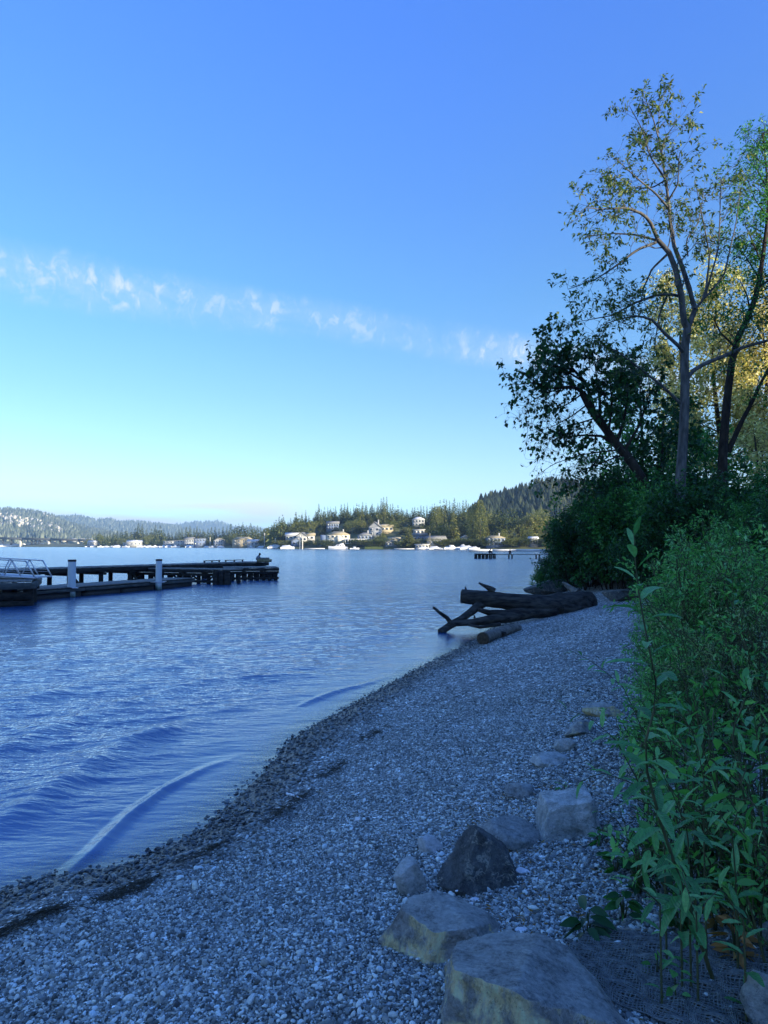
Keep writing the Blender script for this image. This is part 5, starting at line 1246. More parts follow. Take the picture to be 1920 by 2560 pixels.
def place_shrub(lib, p, rz, sc, label, group, mat, name='shrub', bark='bark_dark'):
    key = (lib[1].name, mat)
    if key not in place_shrub.c:
        a_ = lib[0].copy(); a_.materials.clear(); a_.materials.append(MATS[bark]); b_ = lib[1].copy(); b_.materials.clear(); b_.materials.append(MATS[mat]); place_shrub.c[key] = (a_, b_)
    a_, b_ = place_shrub.c[key]; o_ = thing(name, label, 'shrub', tuple(p), rz, group, sc); obj('stems', a_, None, o_); obj('foliage', b_, None, o_); return o_
place_shrub.c = {}
BIG = [shrub_mesh(300 + i, 4.2, 4.0, 17, 2.6, .15, 42, .55) for i in range(3)]
MIDS = [shrub_mesh(310 + i, 1.25 + .25 * i, 1.35, 17, 8, .075, 46, .34, spread=.03) for i in range(3)]
FINE = [shrub_mesh(320 + i, 1.2, 1.5, 20, 9, .030, 130, .4, spread=.03) for i in range(2)]
r4 = np.random.default_rng(9)
def gpt(px, Y): p = at(px, Y, z_=0); p[2] = terrain(p[0], p[1]); return p
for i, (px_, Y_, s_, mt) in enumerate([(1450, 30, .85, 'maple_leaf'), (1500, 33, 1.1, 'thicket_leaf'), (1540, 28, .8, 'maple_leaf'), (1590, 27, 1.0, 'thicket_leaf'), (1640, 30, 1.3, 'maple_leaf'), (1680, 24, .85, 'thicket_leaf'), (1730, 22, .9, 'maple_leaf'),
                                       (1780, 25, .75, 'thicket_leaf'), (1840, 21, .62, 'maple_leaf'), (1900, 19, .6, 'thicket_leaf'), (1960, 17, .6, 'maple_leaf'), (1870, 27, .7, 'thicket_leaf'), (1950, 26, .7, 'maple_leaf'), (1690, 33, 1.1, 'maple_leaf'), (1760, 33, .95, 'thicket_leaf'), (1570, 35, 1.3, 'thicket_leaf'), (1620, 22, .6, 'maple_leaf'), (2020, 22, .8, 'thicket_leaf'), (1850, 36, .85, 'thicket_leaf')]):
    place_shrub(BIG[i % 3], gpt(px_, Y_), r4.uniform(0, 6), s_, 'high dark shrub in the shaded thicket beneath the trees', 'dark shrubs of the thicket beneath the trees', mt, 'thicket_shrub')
place_shrub(BIG[1], at(1415, 34, z_=.1), 1.0, .62, 'drooping bush hanging over the water past the big driftwood log', None, 'maple_leaf', 'waterside_bush')
place_shrub(BIG[2], at(1365, 35, z_=-.1), 2.0, .42, 'outermost low bush trailing into the lake beyond the driftwood', None, 'thicket_leaf', 'waterside_bush')
place_shrub(BIG[0], at(1480, 32, z_=.6), 2.6, .7, 'dense bush closing the beach behind the root end of the log', None, 'maple_leaf', 'waterside_bush')
for i, (px_, Y_, s_) in enumerate([(1700, 13.5, 1.0), (1760, 12, 1.15), (1800, 11.5, 1.2), (1880, 11, 1.2), (1665, 13.5, .75), (1660, 11, .6), (1660, 9, .6), (1690, 16, 1.2), (1780, 15.5, 1.35), (1860, 15, 1.4), (1700, 9.5, .8), (1740, 8.5, 1.05), (1830, 8.2, 1.1), (1920, 8, 1.15),
                                    (1670, 7.2, .55), (1700, 6.3, .78), (1790, 6.0, .9), (1880, 5.8, .95), (1960, 5.6, 1.0), (1960, 10, 1.3), (1650, 5.8, .42), (1680, 5.0, .6)]):
    fine_ = i in (7, 2, 12, 16, 17, 3, 13)
    place_shrub((FINE if fine_ else MIDS)[i % (2 if fine_ else 3)], gpt(px_, Y_), r4.uniform(0, 6), s_,
                'pale feathery shrub amid the green bank of shrubs' if fine_ else 'leafy green shrub in the bank beside the gravel',
                'feathery pale shrubs on the bank' if fine_ else 'leafy green shrubs on the bank', 'sage_leaf' if fine_ else 'willow_leaf', 'bank_shrub', 'stem_green')

# near shoots with countable leaves
LEAFM = []
for i in range(6):
    r_ = np.random.default_rng(400 + i); n_ = 9; V = []
    wmax = (.32, .36, .29, .34, .27, .38)[i]; dr = (.2, .35, .1, .5, .25, .4)[i]
    for k in range(n_ + 1):
        t_ = k / n_; ww = wmax * .5 * (math.sin(math.pi * min(1, t_ * .93 + .02)) ** .75) * (1 - .25 * t_)
        z_ = .10 * t_ - dr * t_ * t_; tw = .5 * t_ * (1 if i % 2 else -1) * .6
        for q in (-1, -.5, 0, .5, 1):
            V.append((t_, q * ww * math.cos(tw), z_ + abs(q) * ww * .35 + q * ww * math.sin(tw) + .012 * math.sin(k * 2.4 + q * 3)))
    F = [[k * 5 + j, k * 5 + j + 1, (k + 1) * 5 + j + 1, (k + 1) * 5 + j] for k in range(n_) for j in range(4)]
    m_ = mesh_np('leaf', V, np.array(F), True); m_.materials.append(None); LEAFM.append(m_)
m, t, b, o = new_mat('big_leaf')
oi = t.n('ShaderNodeObjectInfo'); co = t.n('ShaderNodeTexCoord')
sp_ = t.n('ShaderNodeSeparateXYZ'); t.l(co.outputs['Object'], sp_.inputs[0])
c = t.ramp(oi.outputs['Random'], [(0, (0.04, 0.18, 0.05)), (.6, (0.10, 0.34, 0.10)), (1, (0.20, 0.46, 0.16))])
rib = t.math('SUBTRACT', 1.0, t.sstep(t.math('ABSOLUTE', sp_.outputs[1]), 0.003, 0.014), clamp=True)
vein = t.n('ShaderNodeTexWave'); vein.inputs['Scale'].default_value = 5; vein.inputs['Distortion'].default_value = 1.5
t.l(t.vmap(co.outputs['Object'], rot=(0, 0, R(35))), vein.inputs['Vector'])
c = t.mix(t.math('MULTIPLY', rib, .6), c, (0.17, 0.26, 0.12)); c = t.mix(t.math('MULTIPLY', vein.outputs['Fac'], .18), c, (0.12, 0.22, 0.08))
c = t.mix(1.0, c, t.ramp(t.noise(co.outputs['Object'], 6, 4), [(.3, .75), (.7, 1.2)]), 'MULTIPLY')
t.l(c, b.inputs['Base Color']); b.inputs['Roughness'].default_value = .42; bump(t, b, vein.outputs['Fac'], .3, .01)
tl = t.n('ShaderNodeBsdfTranslucent'); t.l(t.mix(1.0, c, (1.3, 1.5, .7), 'MULTIPLY'), tl.inputs['Color'])
mx = t.n('ShaderNodeMixShader'); mx.inputs[0].default_value = .3; t.l(b.outputs[0], mx.inputs[1]); t.l(tl.outputs[0], mx.inputs[2]); t.l(mx.outputs[0], o.inputs['Surface'])
for m_ in LEAFM: m_.materials[0] = MATS['big_leaf']
def shoot(P, label, leaf, n, r0=.006, name='willow_shoot', t0=.08, fw=.35, pair=False, group=None, r_=None, mats=None):
    """a woody stem with every leaf an object of its own"""
    P = resample(np.array(P), 18); org = P[0].copy(); o_ = thing(name, label, 'plant', tuple(org), 0, group)
    V, F = tubes((P - org)[None], np.linspace(r0, r0 * .25, 18)[None], 8); obj('stem', mesh_np('stem', V, F, True), 'stem_green', o_)
    for i in range(n):
        t_ = (t0 + (1 - t0) * (i + .5) / n) * 16.99; k = int(t_); q = P[k] + (P[k + 1] - P[k]) * (t_ - k); T = unit(P[k + 1] - P[k])
        a_ = i * 2.4 + r_.uniform(-.4, .4); sd = unit(np.cross(T, [math.sin(a_), math.cos(a_), .15])); tipf = i / n
        d = unit(sd * (1.0 - .45 * tipf ** 4) + T * (fw + .8 * tipf ** 6) + np.array([0, 0, .1]))
        lf = bpy.data.objects.new('leaf', LEAFM[int(r_.integers(6))]); COL.objects.link(lf); lf.parent = o_
        qd = Vector(d).to_track_quat('X', 'Z'); lf.rotation_mode = 'QUATERNION'; lf.rotation_quaternion = qd
        lf.location = tuple(q - org + d * r0); s_ = leaf * r_.uniform(.75, 1.15) * (1 - .45 * tipf ** 4) * (.75 if i < 2 else 1); lf.scale = (s_, s_, s_)
    return o_
r5 = np.random.default_rng(77)
b_ = gpt(1760, 2.75)
stalk = [b_, at(1700, 2.62, 2200), at(1650, 2.55, 2050), at(1618, 2.5, 1930), at(1612, 2.5, 1860), at(1640, 2.5, 1760), at(1640, 2.5, 1700), at(1618, 2.5, 1600), at(1597, 2.5, 1480), at(1588, 2.5, 1400), at(1585, 2.5, 1330)]
shoot(stalk, 'tallest leafy shoot standing alone above the shrubs, dark trees behind its tip', .15, 42, .0085, r_=r5, t0=.12, fw=.1)
labels = ['leafy willow shoot leaning out over the blocky grey boulder', 'willow shoot with wide leaves just below the tall shoot', 'short willow shoot bending down to the gravel', 'willow shoot reaching towards the net-covered ground', 'willow shoot rising behind the tall stalk base',
          'upright willow shoot among the dark shrubs at the picture edge', 'thin shoot with narrow leaves poking above the feathery shrubs', 'arching willow shoot over the dry orange leaves', 'low shoot stretched across the gravel above the pale stones', 'willow shoot with drooping leaves beside the small tan rock',
          'willow shoot crossing in front of the leafy bank', 'small shoot at the lower edge of the leafy bank', 'willow shoot hanging over the netting edge', 'slender shoot against the black gap in the shrubs']
defs = [([(1660, 2.9, 2050), (1590, 2.8, 1960), (1500, 2.7, 1930), (1440, 2.65, 1960)], .10, 14), ([(1720, 2.7, 2080), (1680, 2.55, 1980), (1640, 2.45, 1900)], .12, 14), ([(1700, 2.7, 2180), (1620, 2.5, 2120), (1560, 2.4, 2150)], .115, 13), ([(1740, 2.6, 2240), (1700, 2.45, 2160), (1720, 2.3, 2230), (1740, 2.25, 2290)], .11, 12),
        ([(1760, 2.9, 2100), (1760, 2.8, 1950), (1740, 2.75, 1850), (1700, 2.7, 1780)], .11, 18), ([(1880, 3.0, 2150), (1880, 2.95, 1980), (1860, 2.9, 1900), (1850, 2.85, 1850)], .10, 16), ([(1850, 6.5, 1700), (1830, 6.4, 1450), (1825, 6.4, 1330), (1838, 6.4, 1285)], .11, 18),
        ([(1840, 2.8, 2200), (1830, 2.7, 2080), (1790, 2.6, 2020), (1740, 2.6, 2020)], .11, 16), ([(1620, 4.2, 2000), (1540, 4.0, 1850), (1470, 3.9, 1790), (1400, 3.9, 1770)], .11, 13), ([(1640, 4.6, 1900), (1560, 4.6, 1720), (1490, 4.5, 1660), (1425, 4.5, 1625)], .10, 22),
        ([(1800, 3.2, 2000), (1750, 3.1, 1850), (1680, 3.0, 1760), (1620, 2.95, 1750)], .11, 18), ([(1650, 2.6, 2260), (1580, 2.45, 2200), (1540, 2.4, 2220)], .09, 10), ([(1860, 2.5, 2300), (1800, 2.4, 2220), (1760, 2.3, 2260)], .10, 12), ([(1900, 3.4, 1900), (1880, 3.3, 1750), (1860, 3.25, 1690)], .10, 16)]
for lb, (pts, lf, n_) in zip(labels, defs):
    P = [at(a_, y_, c_) for a_, y_, c_ in pts]; g = P[0].copy(); g[2] = min(terrain(g[0], g[1]) - .02, g[2] - .1)
    shoot([g] + P, lb, lf, n_, .005, r_=r5, group=None)
# dense willow understorey near the camera, behind the shoots
WIL = [shrub_mesh(330 + i, .95, 1.1, 11, 6, .115, 15, .33, True, spread=.03) for i in range(3)]
for i, (px_, Y_, s_, lb) in enumerate([(1830, 3.6, .9, 'willow bush behind the base of the tall shoot'), (1760, 3.3, .75, 'small willow bush just right of the tall stalk'), (1930, 3.3, 1.0, 'willow bush cut by the picture edge beside the dry leaves'), (1900, 4.3, 1.05, 'willow bush under the pale feathery shrubs'),
                                        (1800, 4.5, .9, 'willow bush in the middle of the leafy bank'), (1720, 4.2, .65, 'willow bush spilling towards the small tan rock'), (1690, 3.6, .5, 'low willow bush behind the blocky boulder'), (1860, 3.05, .55, 'low willow bush above the dry orange leaves'), (1990, 2.7, .8, 'outermost willow bush by the corner rocks'),
        (1640, 3.7, .55, 'willow bush spilling over the gravel behind the blocky boulder'), (1625, 4.6, .45, 'small willow bush standing on the gravel by the half-buried slab'), (1650, 5.4, .75, 'willow bush at the outer corner of the leafy bank'), (1640, 6.6, .5, 'willow bush reaching out over the open gravel')]):
    place_shrub(WIL[i % 3], gpt(px_, Y_), r4.uniform(0, 6), s_, lb, None, 'willow_leaf', 'willow_bush', 'stem_green')
def herb(px, py, label, mat, n, leaf, wr, hh=.12, name='low_herb', up=.5):
    p = GG(px, py); r_ = np.random.default_rng(int(px)); o_ = thing(name, label, 'plant', tuple(p)); a_ = r_.uniform(0, 6.28, n)
    D_ = np.stack([np.cos(a_), np.sin(a_), r_.uniform(.1, up, n)], 1); P = np.stack([np.cos(a_) * .02, np.sin(a_) * .02, r_.uniform(0, hh, n)], 1)
    V, F = leaves_np(P, D_, r_.uniform(.6, 1.1, n) * leaf, wr, .35, True, r_); obj('leaves', mesh_np('leaves', V, F, True), mat, o_)
    tb = Tree(int(px)); [tb.path(np.array([[0, 0, -.03], P[k]]), .004, .002, 3, 4) for k in range(0, n, 2)]; m_ = tb.wood(); obj('stem', mesh_np('stem', np.concatenate(m_.V), np.concatenate(m_.F4)), 'stem_green', o_)
herb(1465, 2335, 'dark rosette plant with ragged leaves above the netting', 'maple_leaf', 16, .13, .35)
herb(1560, 2300, 'dark low herb by the white shell', 'thicket_leaf', 18, .10, .4)
herb(1640, 2440, 'small green herb growing up through the netting', 'willow_leaf', 9, .05, .7)
herb(1690, 2500, 'tiny herb sprig on the netting near the corner', 'willow_leaf', 8, .05, .6)
herb(1840, 2400, 'tuft of dry orange leaves beside the netting', 'dry_leaf', 26, .09, .3, .15)
herb(1790, 2330, 'clump of withered orange-brown leaves under the willow', 'dry_leaf', 18, .07, .35, .12)
herb(1540, 2180, 'green herb creeping onto the gravel beside the dark rosette', 'thicket_leaf', 26, .10, .35)
herb(1500, 2110, 'fine green herb right below the blocky boulder', 'thicket_leaf', 22, .08, .3)
herb(1410, 1990, 'small green sprig growing against the blocky boulder', 'willow_leaf', 14, .07, .35)
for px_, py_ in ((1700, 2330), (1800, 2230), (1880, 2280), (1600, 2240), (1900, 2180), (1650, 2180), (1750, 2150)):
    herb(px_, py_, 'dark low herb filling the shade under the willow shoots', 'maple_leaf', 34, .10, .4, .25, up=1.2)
for o_ in list(bpy.data.objects):
    if o_.name.startswith('low_herb') and o_.get('label', '').startswith('dark low herb filling'): o_['group'] = 'dark low herbs under the willow shoots'
#==PART3 END==
# ------------------------------------------------------------------ boulders
import bmesh
def ico(n):
    bm = bmesh.new(); bmesh.ops.create_icosphere(bm, subdivisions=n, radius=1.0); V = np.array([v.co[:] for v in bm.verts]); F = np.array([[v.index for v in f.verts] for f in bm.faces]); bm.free(); return V, F
ICO5 = ico(6); ICO4 = ico(5)
def rock_mesh(seed, size, planes=None, nplanes=11, rough=.035, yaw=0.0, fine=False, soft=.03):
    """a stone broken along flat faces: planes are (normal, distance) in units of half the size"""
    r_ = np.random.default_rng(seed); V, F = (ICO5 if fine else ICO4); U = V.copy()
    if planes is None:
        planes = [(unit(r_.normal(size=3)), r_.uniform(.62, .98)) for _ in range(nplanes)]
    # distance along each ray to the nearest plane, softened at the edges
    rad_ = np.full(len(U), 1.35)
    for nv, d in planes:
        nv = unit(np.array(nv, float)); c = U @ nv; rr_ = np.where(c > 1e-3, d / np.maximum(c, 1e-3), 9)
        h = np.clip(.5 + .5 * (rad_ - rr_) / soft, 0, 1); rad_ = rad_ * (1 - h) + rr_ * h - soft * h * (1 - h)
    P = U * rad_[:, None]
    off = r_.uniform(0, 50, 3)
    nz = np.array([noise.fractal(Vector(p * 2.2 + off), 1.0, 2.1, 5) for p in P]); nz2 = np.array([noise.ridged_multi_fractal(Vector(p * 1.6 + off), 1.0, 2.2, 4, 1.0, 2.0) for p in P])
    nz3 = np.array([noise.turbulence(Vector(p * 6.5 + off), 4, True) for p in P])
    P = P * (1 + rough * nz + rough * .55 * (nz2 - 1.2) - rough * .35 * (nz3 - .6))[:, None]
    P = P * np.array(size) / 2; c_, s_ = math.cos(yaw), math.sin(yaw); P = P @ np.array([[c_, s_, 0], [-s_, c_, 0], [0, 0, 1]])
    return mesh_np('boulder', P, F, True)
def boulder(px0, px1, py0, py1, seed, mat, label, dep=.8, planes=None, yaw=None, hk=1.0, sink=.22, fine=False, group=None, name='boulder', rough=.035, chips=0):
    r_ = np.random.default_rng(seed)
    f = GG((px0 + px1) / 2, py1); D_ = np.linalg.norm(f - np.array([0, 0, CAMH])); w_ = (px1 - px0) / FPX * D_ * 1.04
    de = math.atan(((py0 + py1) / 2 - 1364) / FPX); ext = (py1 - py0) / FPX * D_; d_ = w_ * dep
    h_ = max(.3 * w_, (ext - d_ * math.sin(de) * .8) / math.cos(de)) * hk * (1 + sink)
    c = f + np.array([f[0], f[1], 0]) / np.hypot(f[0], f[1]) * d_ * .42; g = terrain(c[0], c[1]); c[2] = g + h_ / 2 - sink * h_
    o_ = obj(name, rock_mesh(seed, (w_ * 1.0, d_, h_), planes, yaw=(r_.uniform(-.6, .6) if yaw is None else yaw), fine=fine, rough=rough), mat, None, tuple(c))
    return tag(o_, label, 'rock', group)
az = .35
pl_big = [((-.18, .25, .95), .56), ((.52, .12, .80), .50), ((-.55, -.8, .12), .80), ((-.98, -.1, .15), .86), ((.55, -.75, .35), .86), ((.85, .35, .45), .74), ((.1, 1, .3), .9), ((0, 0, -1), 1), ((.45, .1, .85), .62), ((-.5, .8, .2), .92), ((-.2, -.95, -.3), .9)]
boulder(1140, 1500, 2385, 2690, 11, 'rock_tan', 'largest boulder, tan front face and slate-grey top, nearest the camera', .95, pl_big, -0.25, 1.0, .2, True, rough=.065)
pl2 = [((-.1, -.15, 1), .55), ((-.75, -.65, .25), .70), ((-.9, .2, .3), .85), ((.3, -.9, .25), .86), ((.95, -.1, .35), .84), ((.5, .8, .4), .85), ((-.4, .9, .3), .85), ((0, 0, -1), 1), ((.35, .2, .9), .60)]
boulder(990, 1225, 2215, 2400, 12, 'rock_tan', 'wide flat-topped boulder with pale chips on top and a tan flank', .8, pl2, -.2, .85, .25, True, rough=.065)
pl3 = [((-.85, -.2, .52), .66), ((.15, -.92, .36), .70), ((.92, -.15, .36), .80), ((.3, .75, .55), .6), ((-.6, .7, .3), .75), ((0, 0, -1), 1), ((.55, -.1, .82), .78)]
boulder(1125, 1275, 2070, 2228, 13, 'rock_dark', 'dark pointed boulder veined with pale lines', .9, pl3, .1, 1.0, .15, True, rough=.05)
boulder(1222, 1338, 2042, 2120, 14, 'rock_grey', 'grey broken boulder tucked behind the dark pointed one', .9, None, None, 1.0, .25)
pl5 = [((-.15, .05, 1), .78), ((-.25, -.96, .1), .82), ((-.97, .1, .12), .80), ((.97, -.2, .2), .80), ((.75, -.6, .1), .88), ((.1, .98, .1), .85), ((0, 0, -1), 1), ((-.6, -.3, .75), .98)]
boulder(1350, 1498, 1975, 2100, 15, 'rock_pale', 'blocky squared grey boulder under the overhanging willow', .85, pl5, .12, .95, .2, True, rough=.05)
boulder(1042, 1104, 2082, 2128, 16, 'rock_white', 'small white stone left of the dark pointed boulder', .8)
boulder(993, 1068, 2165, 2238, 17, 'rock_pale', 'small blue-grey stone leaning against the flat-topped boulder', .8, None, .3, 1.1)
boulder(1277, 1334, 1957, 1995, 18, 'rock_grey', 'small dark grey stone between the pale slab and the pointed boulder', .8)
boulder(1324, 1402, 1872, 1918, 19, 'rock_pale', 'half-buried pale slab under the green sprigs', .9, None, None, .8, .3)
boulder(1394, 1434, 1850, 1882, 20, 'rock_pale', 'small rounded pale stone beyond the half-buried slab', .8)
boulder(1416, 1478, 1806, 1842, 21, 'rock_tan', 'low tan-edged stone crossed by a fern-like sprig', .8)
boulder(1475, 1545, 1760, 1795, 22, 'rock_tan', 'small tan stone at the foot of the leafy bank', .7)
boulder(1328, 1425, 1452, 1487, 23, 'rock_dark', 'dark rock at the waterline behind the driftwood log', .6, None, None, 1, .2)
boulder(1866, 1975, 1366, 1402, 24, 'rock_pale', 'bluish rock showing above the bank at the picture edge', .7)
boulder(1876, 1990, 1462, 1520, 25, 'rock_pale', 'second bluish rock lower on the bank at the picture edge', .7)
boulder(1900, 1990, 2490, 2600, 26, 'rock_grey', 'grey rock in the bottom corner beside the netting', .8)
boulder(1915, 2000, 2318, 2400, 27, 'rock_grey', 'grey rock at the picture edge beside the dry orange leaves', .8)
boulder(1500, 1620, 1486, 1502, 28, 'rock_dark', 'low dark stone slab at the back of the beach behind the log', .5, None, None, .8)

# ------------------------------------------------------------------ driftwood
def log_mesh(P, Rd, S_=28, K=70, seed=0, rough=.10, ridge_=.05):
    P = resample(np.array(P), K); Rr = np.interp(np.linspace(0, 1, K), np.linspace(0, 1, len(Rd)), Rd)
    V, F = tubes(P[None], Rr[None], S_); C_ = np.repeat(P, S_, 0); d = V - C_; rr_ = np.linalg.norm(d, axis=1, keepdims=True); sgm = np.tile(np.arange(S_), K); kk = np.repeat(np.arange(K), S_)
    nz = np.array([noise.fractal(Vector(v * 1.6) + Vector((seed, 0, 0)), 1.0, 2.0, 4) for v in V]); gv = np.array([noise.noise(Vector((math.cos(s_ * 6.283 / S_) * 2.6, math.sin(s_ * 6.283 / S_) * 2.6, k * .06 + seed))) for s_, k in zip(sgm, kk)])
    V = C_ + d * (1 + rough * nz + ridge_ * gv * 2)[:, None]
    n = len(V); V = np.concatenate([V, P[[0, -1]]])
    a_ = np.arange(S_); F3 = np.concatenate([np.stack([np.full(S_, n), (a_ + 1) % S_, a_], 1), np.stack([np.full(S_, n + 1), (K - 1) * S_ + a_, (K - 1) * S_ + (a_ + 1) % S_], 1)])
    return V, F, F3
def log_part(name, P, Rd, mat, parent, seed=0, S_=20, K=50, rough=.1, org=None, endmat=None):
    V, F, F3 = log_mesh(P, Rd, S_, K, seed, rough); me_ = mesh_np(name, V - org, [F3, F], True)
    o_ = obj(name, me_, mat, parent)
    return o_
o0 = G0(1400, 1545, .25); 
YL = 21.6
lg = thing('driftwood_log', 'huge dark driftwood log with forked limbs reaching into the water', 'driftwood', tuple(o0))
c1_ = at(1154, 20.9, 1491); c2_ = at(1210, 20.8, 1496); c3_ = at(1290, 20.9, 1506); c4_ = at(1370, 21.2, 1513); c5_ = at(1440, 21.6, 1507); c6_ = at(1476, 21.9, 1503)
rr = lambda px_, Y_=21: px_ / FPX * Y_
log_part('stem', [c1_, c2_, c3_, c4_, c5_, c6_], [rr(18), rr(19), rr(20), rr(22), rr(25), rr(28), rr(28), rr(24)], 'driftwood_dark', lg, 3, 30, 90, .10, o0)
d_ = unit(c1_ - c2_)
obj('cut_end', MB().add(*tubes(np.array([[c1_ + d_ * .01 - o0, c1_ + d_ * .03 - o0]]), np.array([[rr(16.5), rr(15)]]), 24)).cyl(c1_ + d_ * .015 - o0, c1_ + d_ * .025 - o0, rr(16), rr(15.6), 24).mesh('cut_end', True), 'driftwood_end', lg)
def br_(name, pts, Rp, seed, mat='driftwood_dark'): return log_part(name, [at(a_, y_, b_) for a_, b_, y_ in pts], [rr(q) for q in Rp], mat, lg, seed, 14, 40, .14, o0)
br_('forked_limb', [(1205, 1507, 20.8), (1180, 1528, 20.5), (1150, 1550, 20.2), (1122, 1566, 20.0), (1100, 1580, 19.8)], [13, 10, 9.5, 9, 8, 8], 5)
br_('submerged_limb', [(1385, 1525, 21.1), (1300, 1538, 20.7), (1240, 1547, 20.4), (1180, 1556, 20.2), (1125, 1560, 20.0)], [17, 13, 13, 12, 9, 6], 6)
br_('middle_limb', [(1330, 1525, 20.9), (1270, 1533, 20.6), (1225, 1532, 20.5), (1196, 1524, 20.4)], [14, 12, 9, 7, 5], 7)
br_('thin_limb', [(1128, 1560, 20.0), (1118, 1545, 20.0), (1100, 1532, 19.9), (1083, 1518, 19.9)], [6.5, 5, 4, 3.2], 8)
br_('snag', [(1236, 1478, 20.8), (1218, 1468, 20.8), (1202, 1460, 20.8), (1197, 1457, 20.8)], [8, 7, 4, 2], 9, 'driftwood_dark')
br_('snag', [(1165, 1474, 20.9), (1164, 1470, 20.9), (1164, 1466, 20.9)], [3, 2, .8], 10)
br_('snag', [(1187, 1545, 20.2), (1186, 1541, 20.2), (1185, 1537, 20.2)], [3, 2, .8], 11)
br_('root_flare', [(1440, 1482, 21.8), (1425, 1470, 21.9), (1413, 1460, 22.0), (1406, 1456, 22.0)], [11, 8, 6, 3], 12, 'driftwood_pale')
br_('root_flare', [(1452, 1500, 21.7), (1465, 1512, 21.5), (1476, 1520, 21.4)], [20, 16, 8], 13)
br_('root_flare', [(1400, 1520, 21.2), (1440, 1524, 21.3), (1474, 1522, 21.5)], [18, 16, 8], 14)
br_('low_branch', [(1250, 1560, 20.1), (1200, 1568, 19.9), (1170, 1562, 19.9)], [5, 4, 3], 15)
e0 = GG(1208, 1612); e1 = GG(1244, 1596); e2 = GG(1282, 1582); e3 = GG(1296, 1577)
for e_, h_ in ((e0, .15), (e1, .13), (e2, .11), (e3, .07)): e_[2] += h_
sl_ = thing('small_driftwood_log', 'short grey driftwood log with a dark hollow end on the gravel', 'driftwood', tuple(e0))
V, F, F3 = log_mesh([e0, e1, e2, e3], [rr(14, 18), rr(12, 18), rr(12, 19), rr(9, 19)], 22, 60, 4, .12)
obj('stem', mesh_np('stem', V - e0, [F3, F], True), 'driftwood_pale', sl_)
dd = unit(e0 - e1); obj('hollow_end', MB().cyl(dd * .01, dd * .05, rr(14.6, 18), rr(13.5, 18), 22).cyl(dd * .055, dd * .06, rr(6, 18), rr(5.6, 18), 14).mesh('hollow_end', True), 'driftwood_end', sl_)
obj('knot', MB().cyl(e1 - e0 + [0.1, -.05, 0], e1 - e0 + [.16, -.2, .02], .07, .04, 10).mesh('knot', True), 'driftwood_dark', sl_)

# twigs, shells, seaweed on the gravel
def twig(pts, r_, label, mat='twig_pale'):
    P = []
    for a_, b_ in pts:
        g = GG(a_, b_); g[2] += r_ * .8 + .004; P.append(g)
    P = np.array(P); K = 14; Q = resample(P, K); Q += rng.normal(0, r_ * .3, Q.shape); V, F = tubes((Q - P[0])[None], np.linspace(r_, r_ * .45, K)[None], 8)
    return tag(obj('twig', mesh_np('twig', V, F, True), mat, None, tuple(P[0])), label, 'twig')
twig([(718, 1988), (735, 1992), (756, 2003)], .012, 'pale bent stick lying among the dark wet pebbles', 'shell_white')
twig([(795, 1980), (805, 1983), (815, 1988)], .006, 'thin pale twig just past the bent white stick')
twig([(956, 2083), (970, 2088), (979, 2098), (980, 2108)], .005, 'curved pale twig on open gravel left of the white stone')
twig([(1026, 2088), (1040, 2084), (1055, 2078)], .006, 'brownish twig touching the white stone')
twig([(1190, 2208), (1225, 2206), (1252, 2208)], .005, 'straight tan twig at the foot of the dark pointed boulder')
twig([(1330, 2350), (1348, 2357), (1360, 2362)], .006, 'short pale stick in front of the dark rosette plant')
twig([(500, 2135), (515, 2120), (530, 2112), (560, 2100)], .004, 'pale reed stem lying on the seaweed line')
twig([(560, 2090), (575, 2093), (590, 2096)], .005, 'short pale reed by the wet pebbles')
twig([(480, 2326), (520, 2318), (545, 2310)], .003, 'hair-thin pale twig on the open gravel')
twig([(1520, 2330), (1600, 2332), (1680, 2322)], .008, 'long pale stick lying under the willow beside the white shell')
twig([(1640, 2318), (1660, 2312), (1690, 2310)], .006, 'thin pale stick above the long one under the willow')
twig([(1070, 2330), (1085, 2345), (1098, 2340)], .005, 'dry twig piece between the two tan boulders')
twig([(1780, 2420), (1830, 2385), (1915, 2345)], .004, 'long fine straw arching over the netting')
for px_, py_, s_, lb in [(1527, 2317, .022, 'round white shell near the dark rosette plant'), (1508, 2450, .030, 'broken white shell piece lying on the netting'), (1704, 2458, .016, 'tiny white stone chip further along the netting'), (1305, 2330, .026, 'white pebble between the two big boulders'), (1310, 2180, .03, 'pale pebble on the gravel right of the pointed boulder'),
                         (1180, 1820, .022, 'single white pebble shining on the mid beach'), (895, 2050, .022, 'white pebble on the open gravel above the curved twig'), (1190, 2208 - 197, .018, 'white pebble up the beach from the pointed boulder')]:
    g = GG(px_, py_); g[2] += s_ * .2; o_ = tag(obj('white_pebble' if 'pebble' in lb or 'chip' in lb else 'shell', rock_mesh(int(px_), (s_ * 2.3, s_ * 1.7, s_ * 1.1), None, 8, rough=.05, yaw=rng.uniform(0, 3)), 'shell_white', None, tuple(g)), lb, 'shell' if 'shell' in lb else 'pebble')
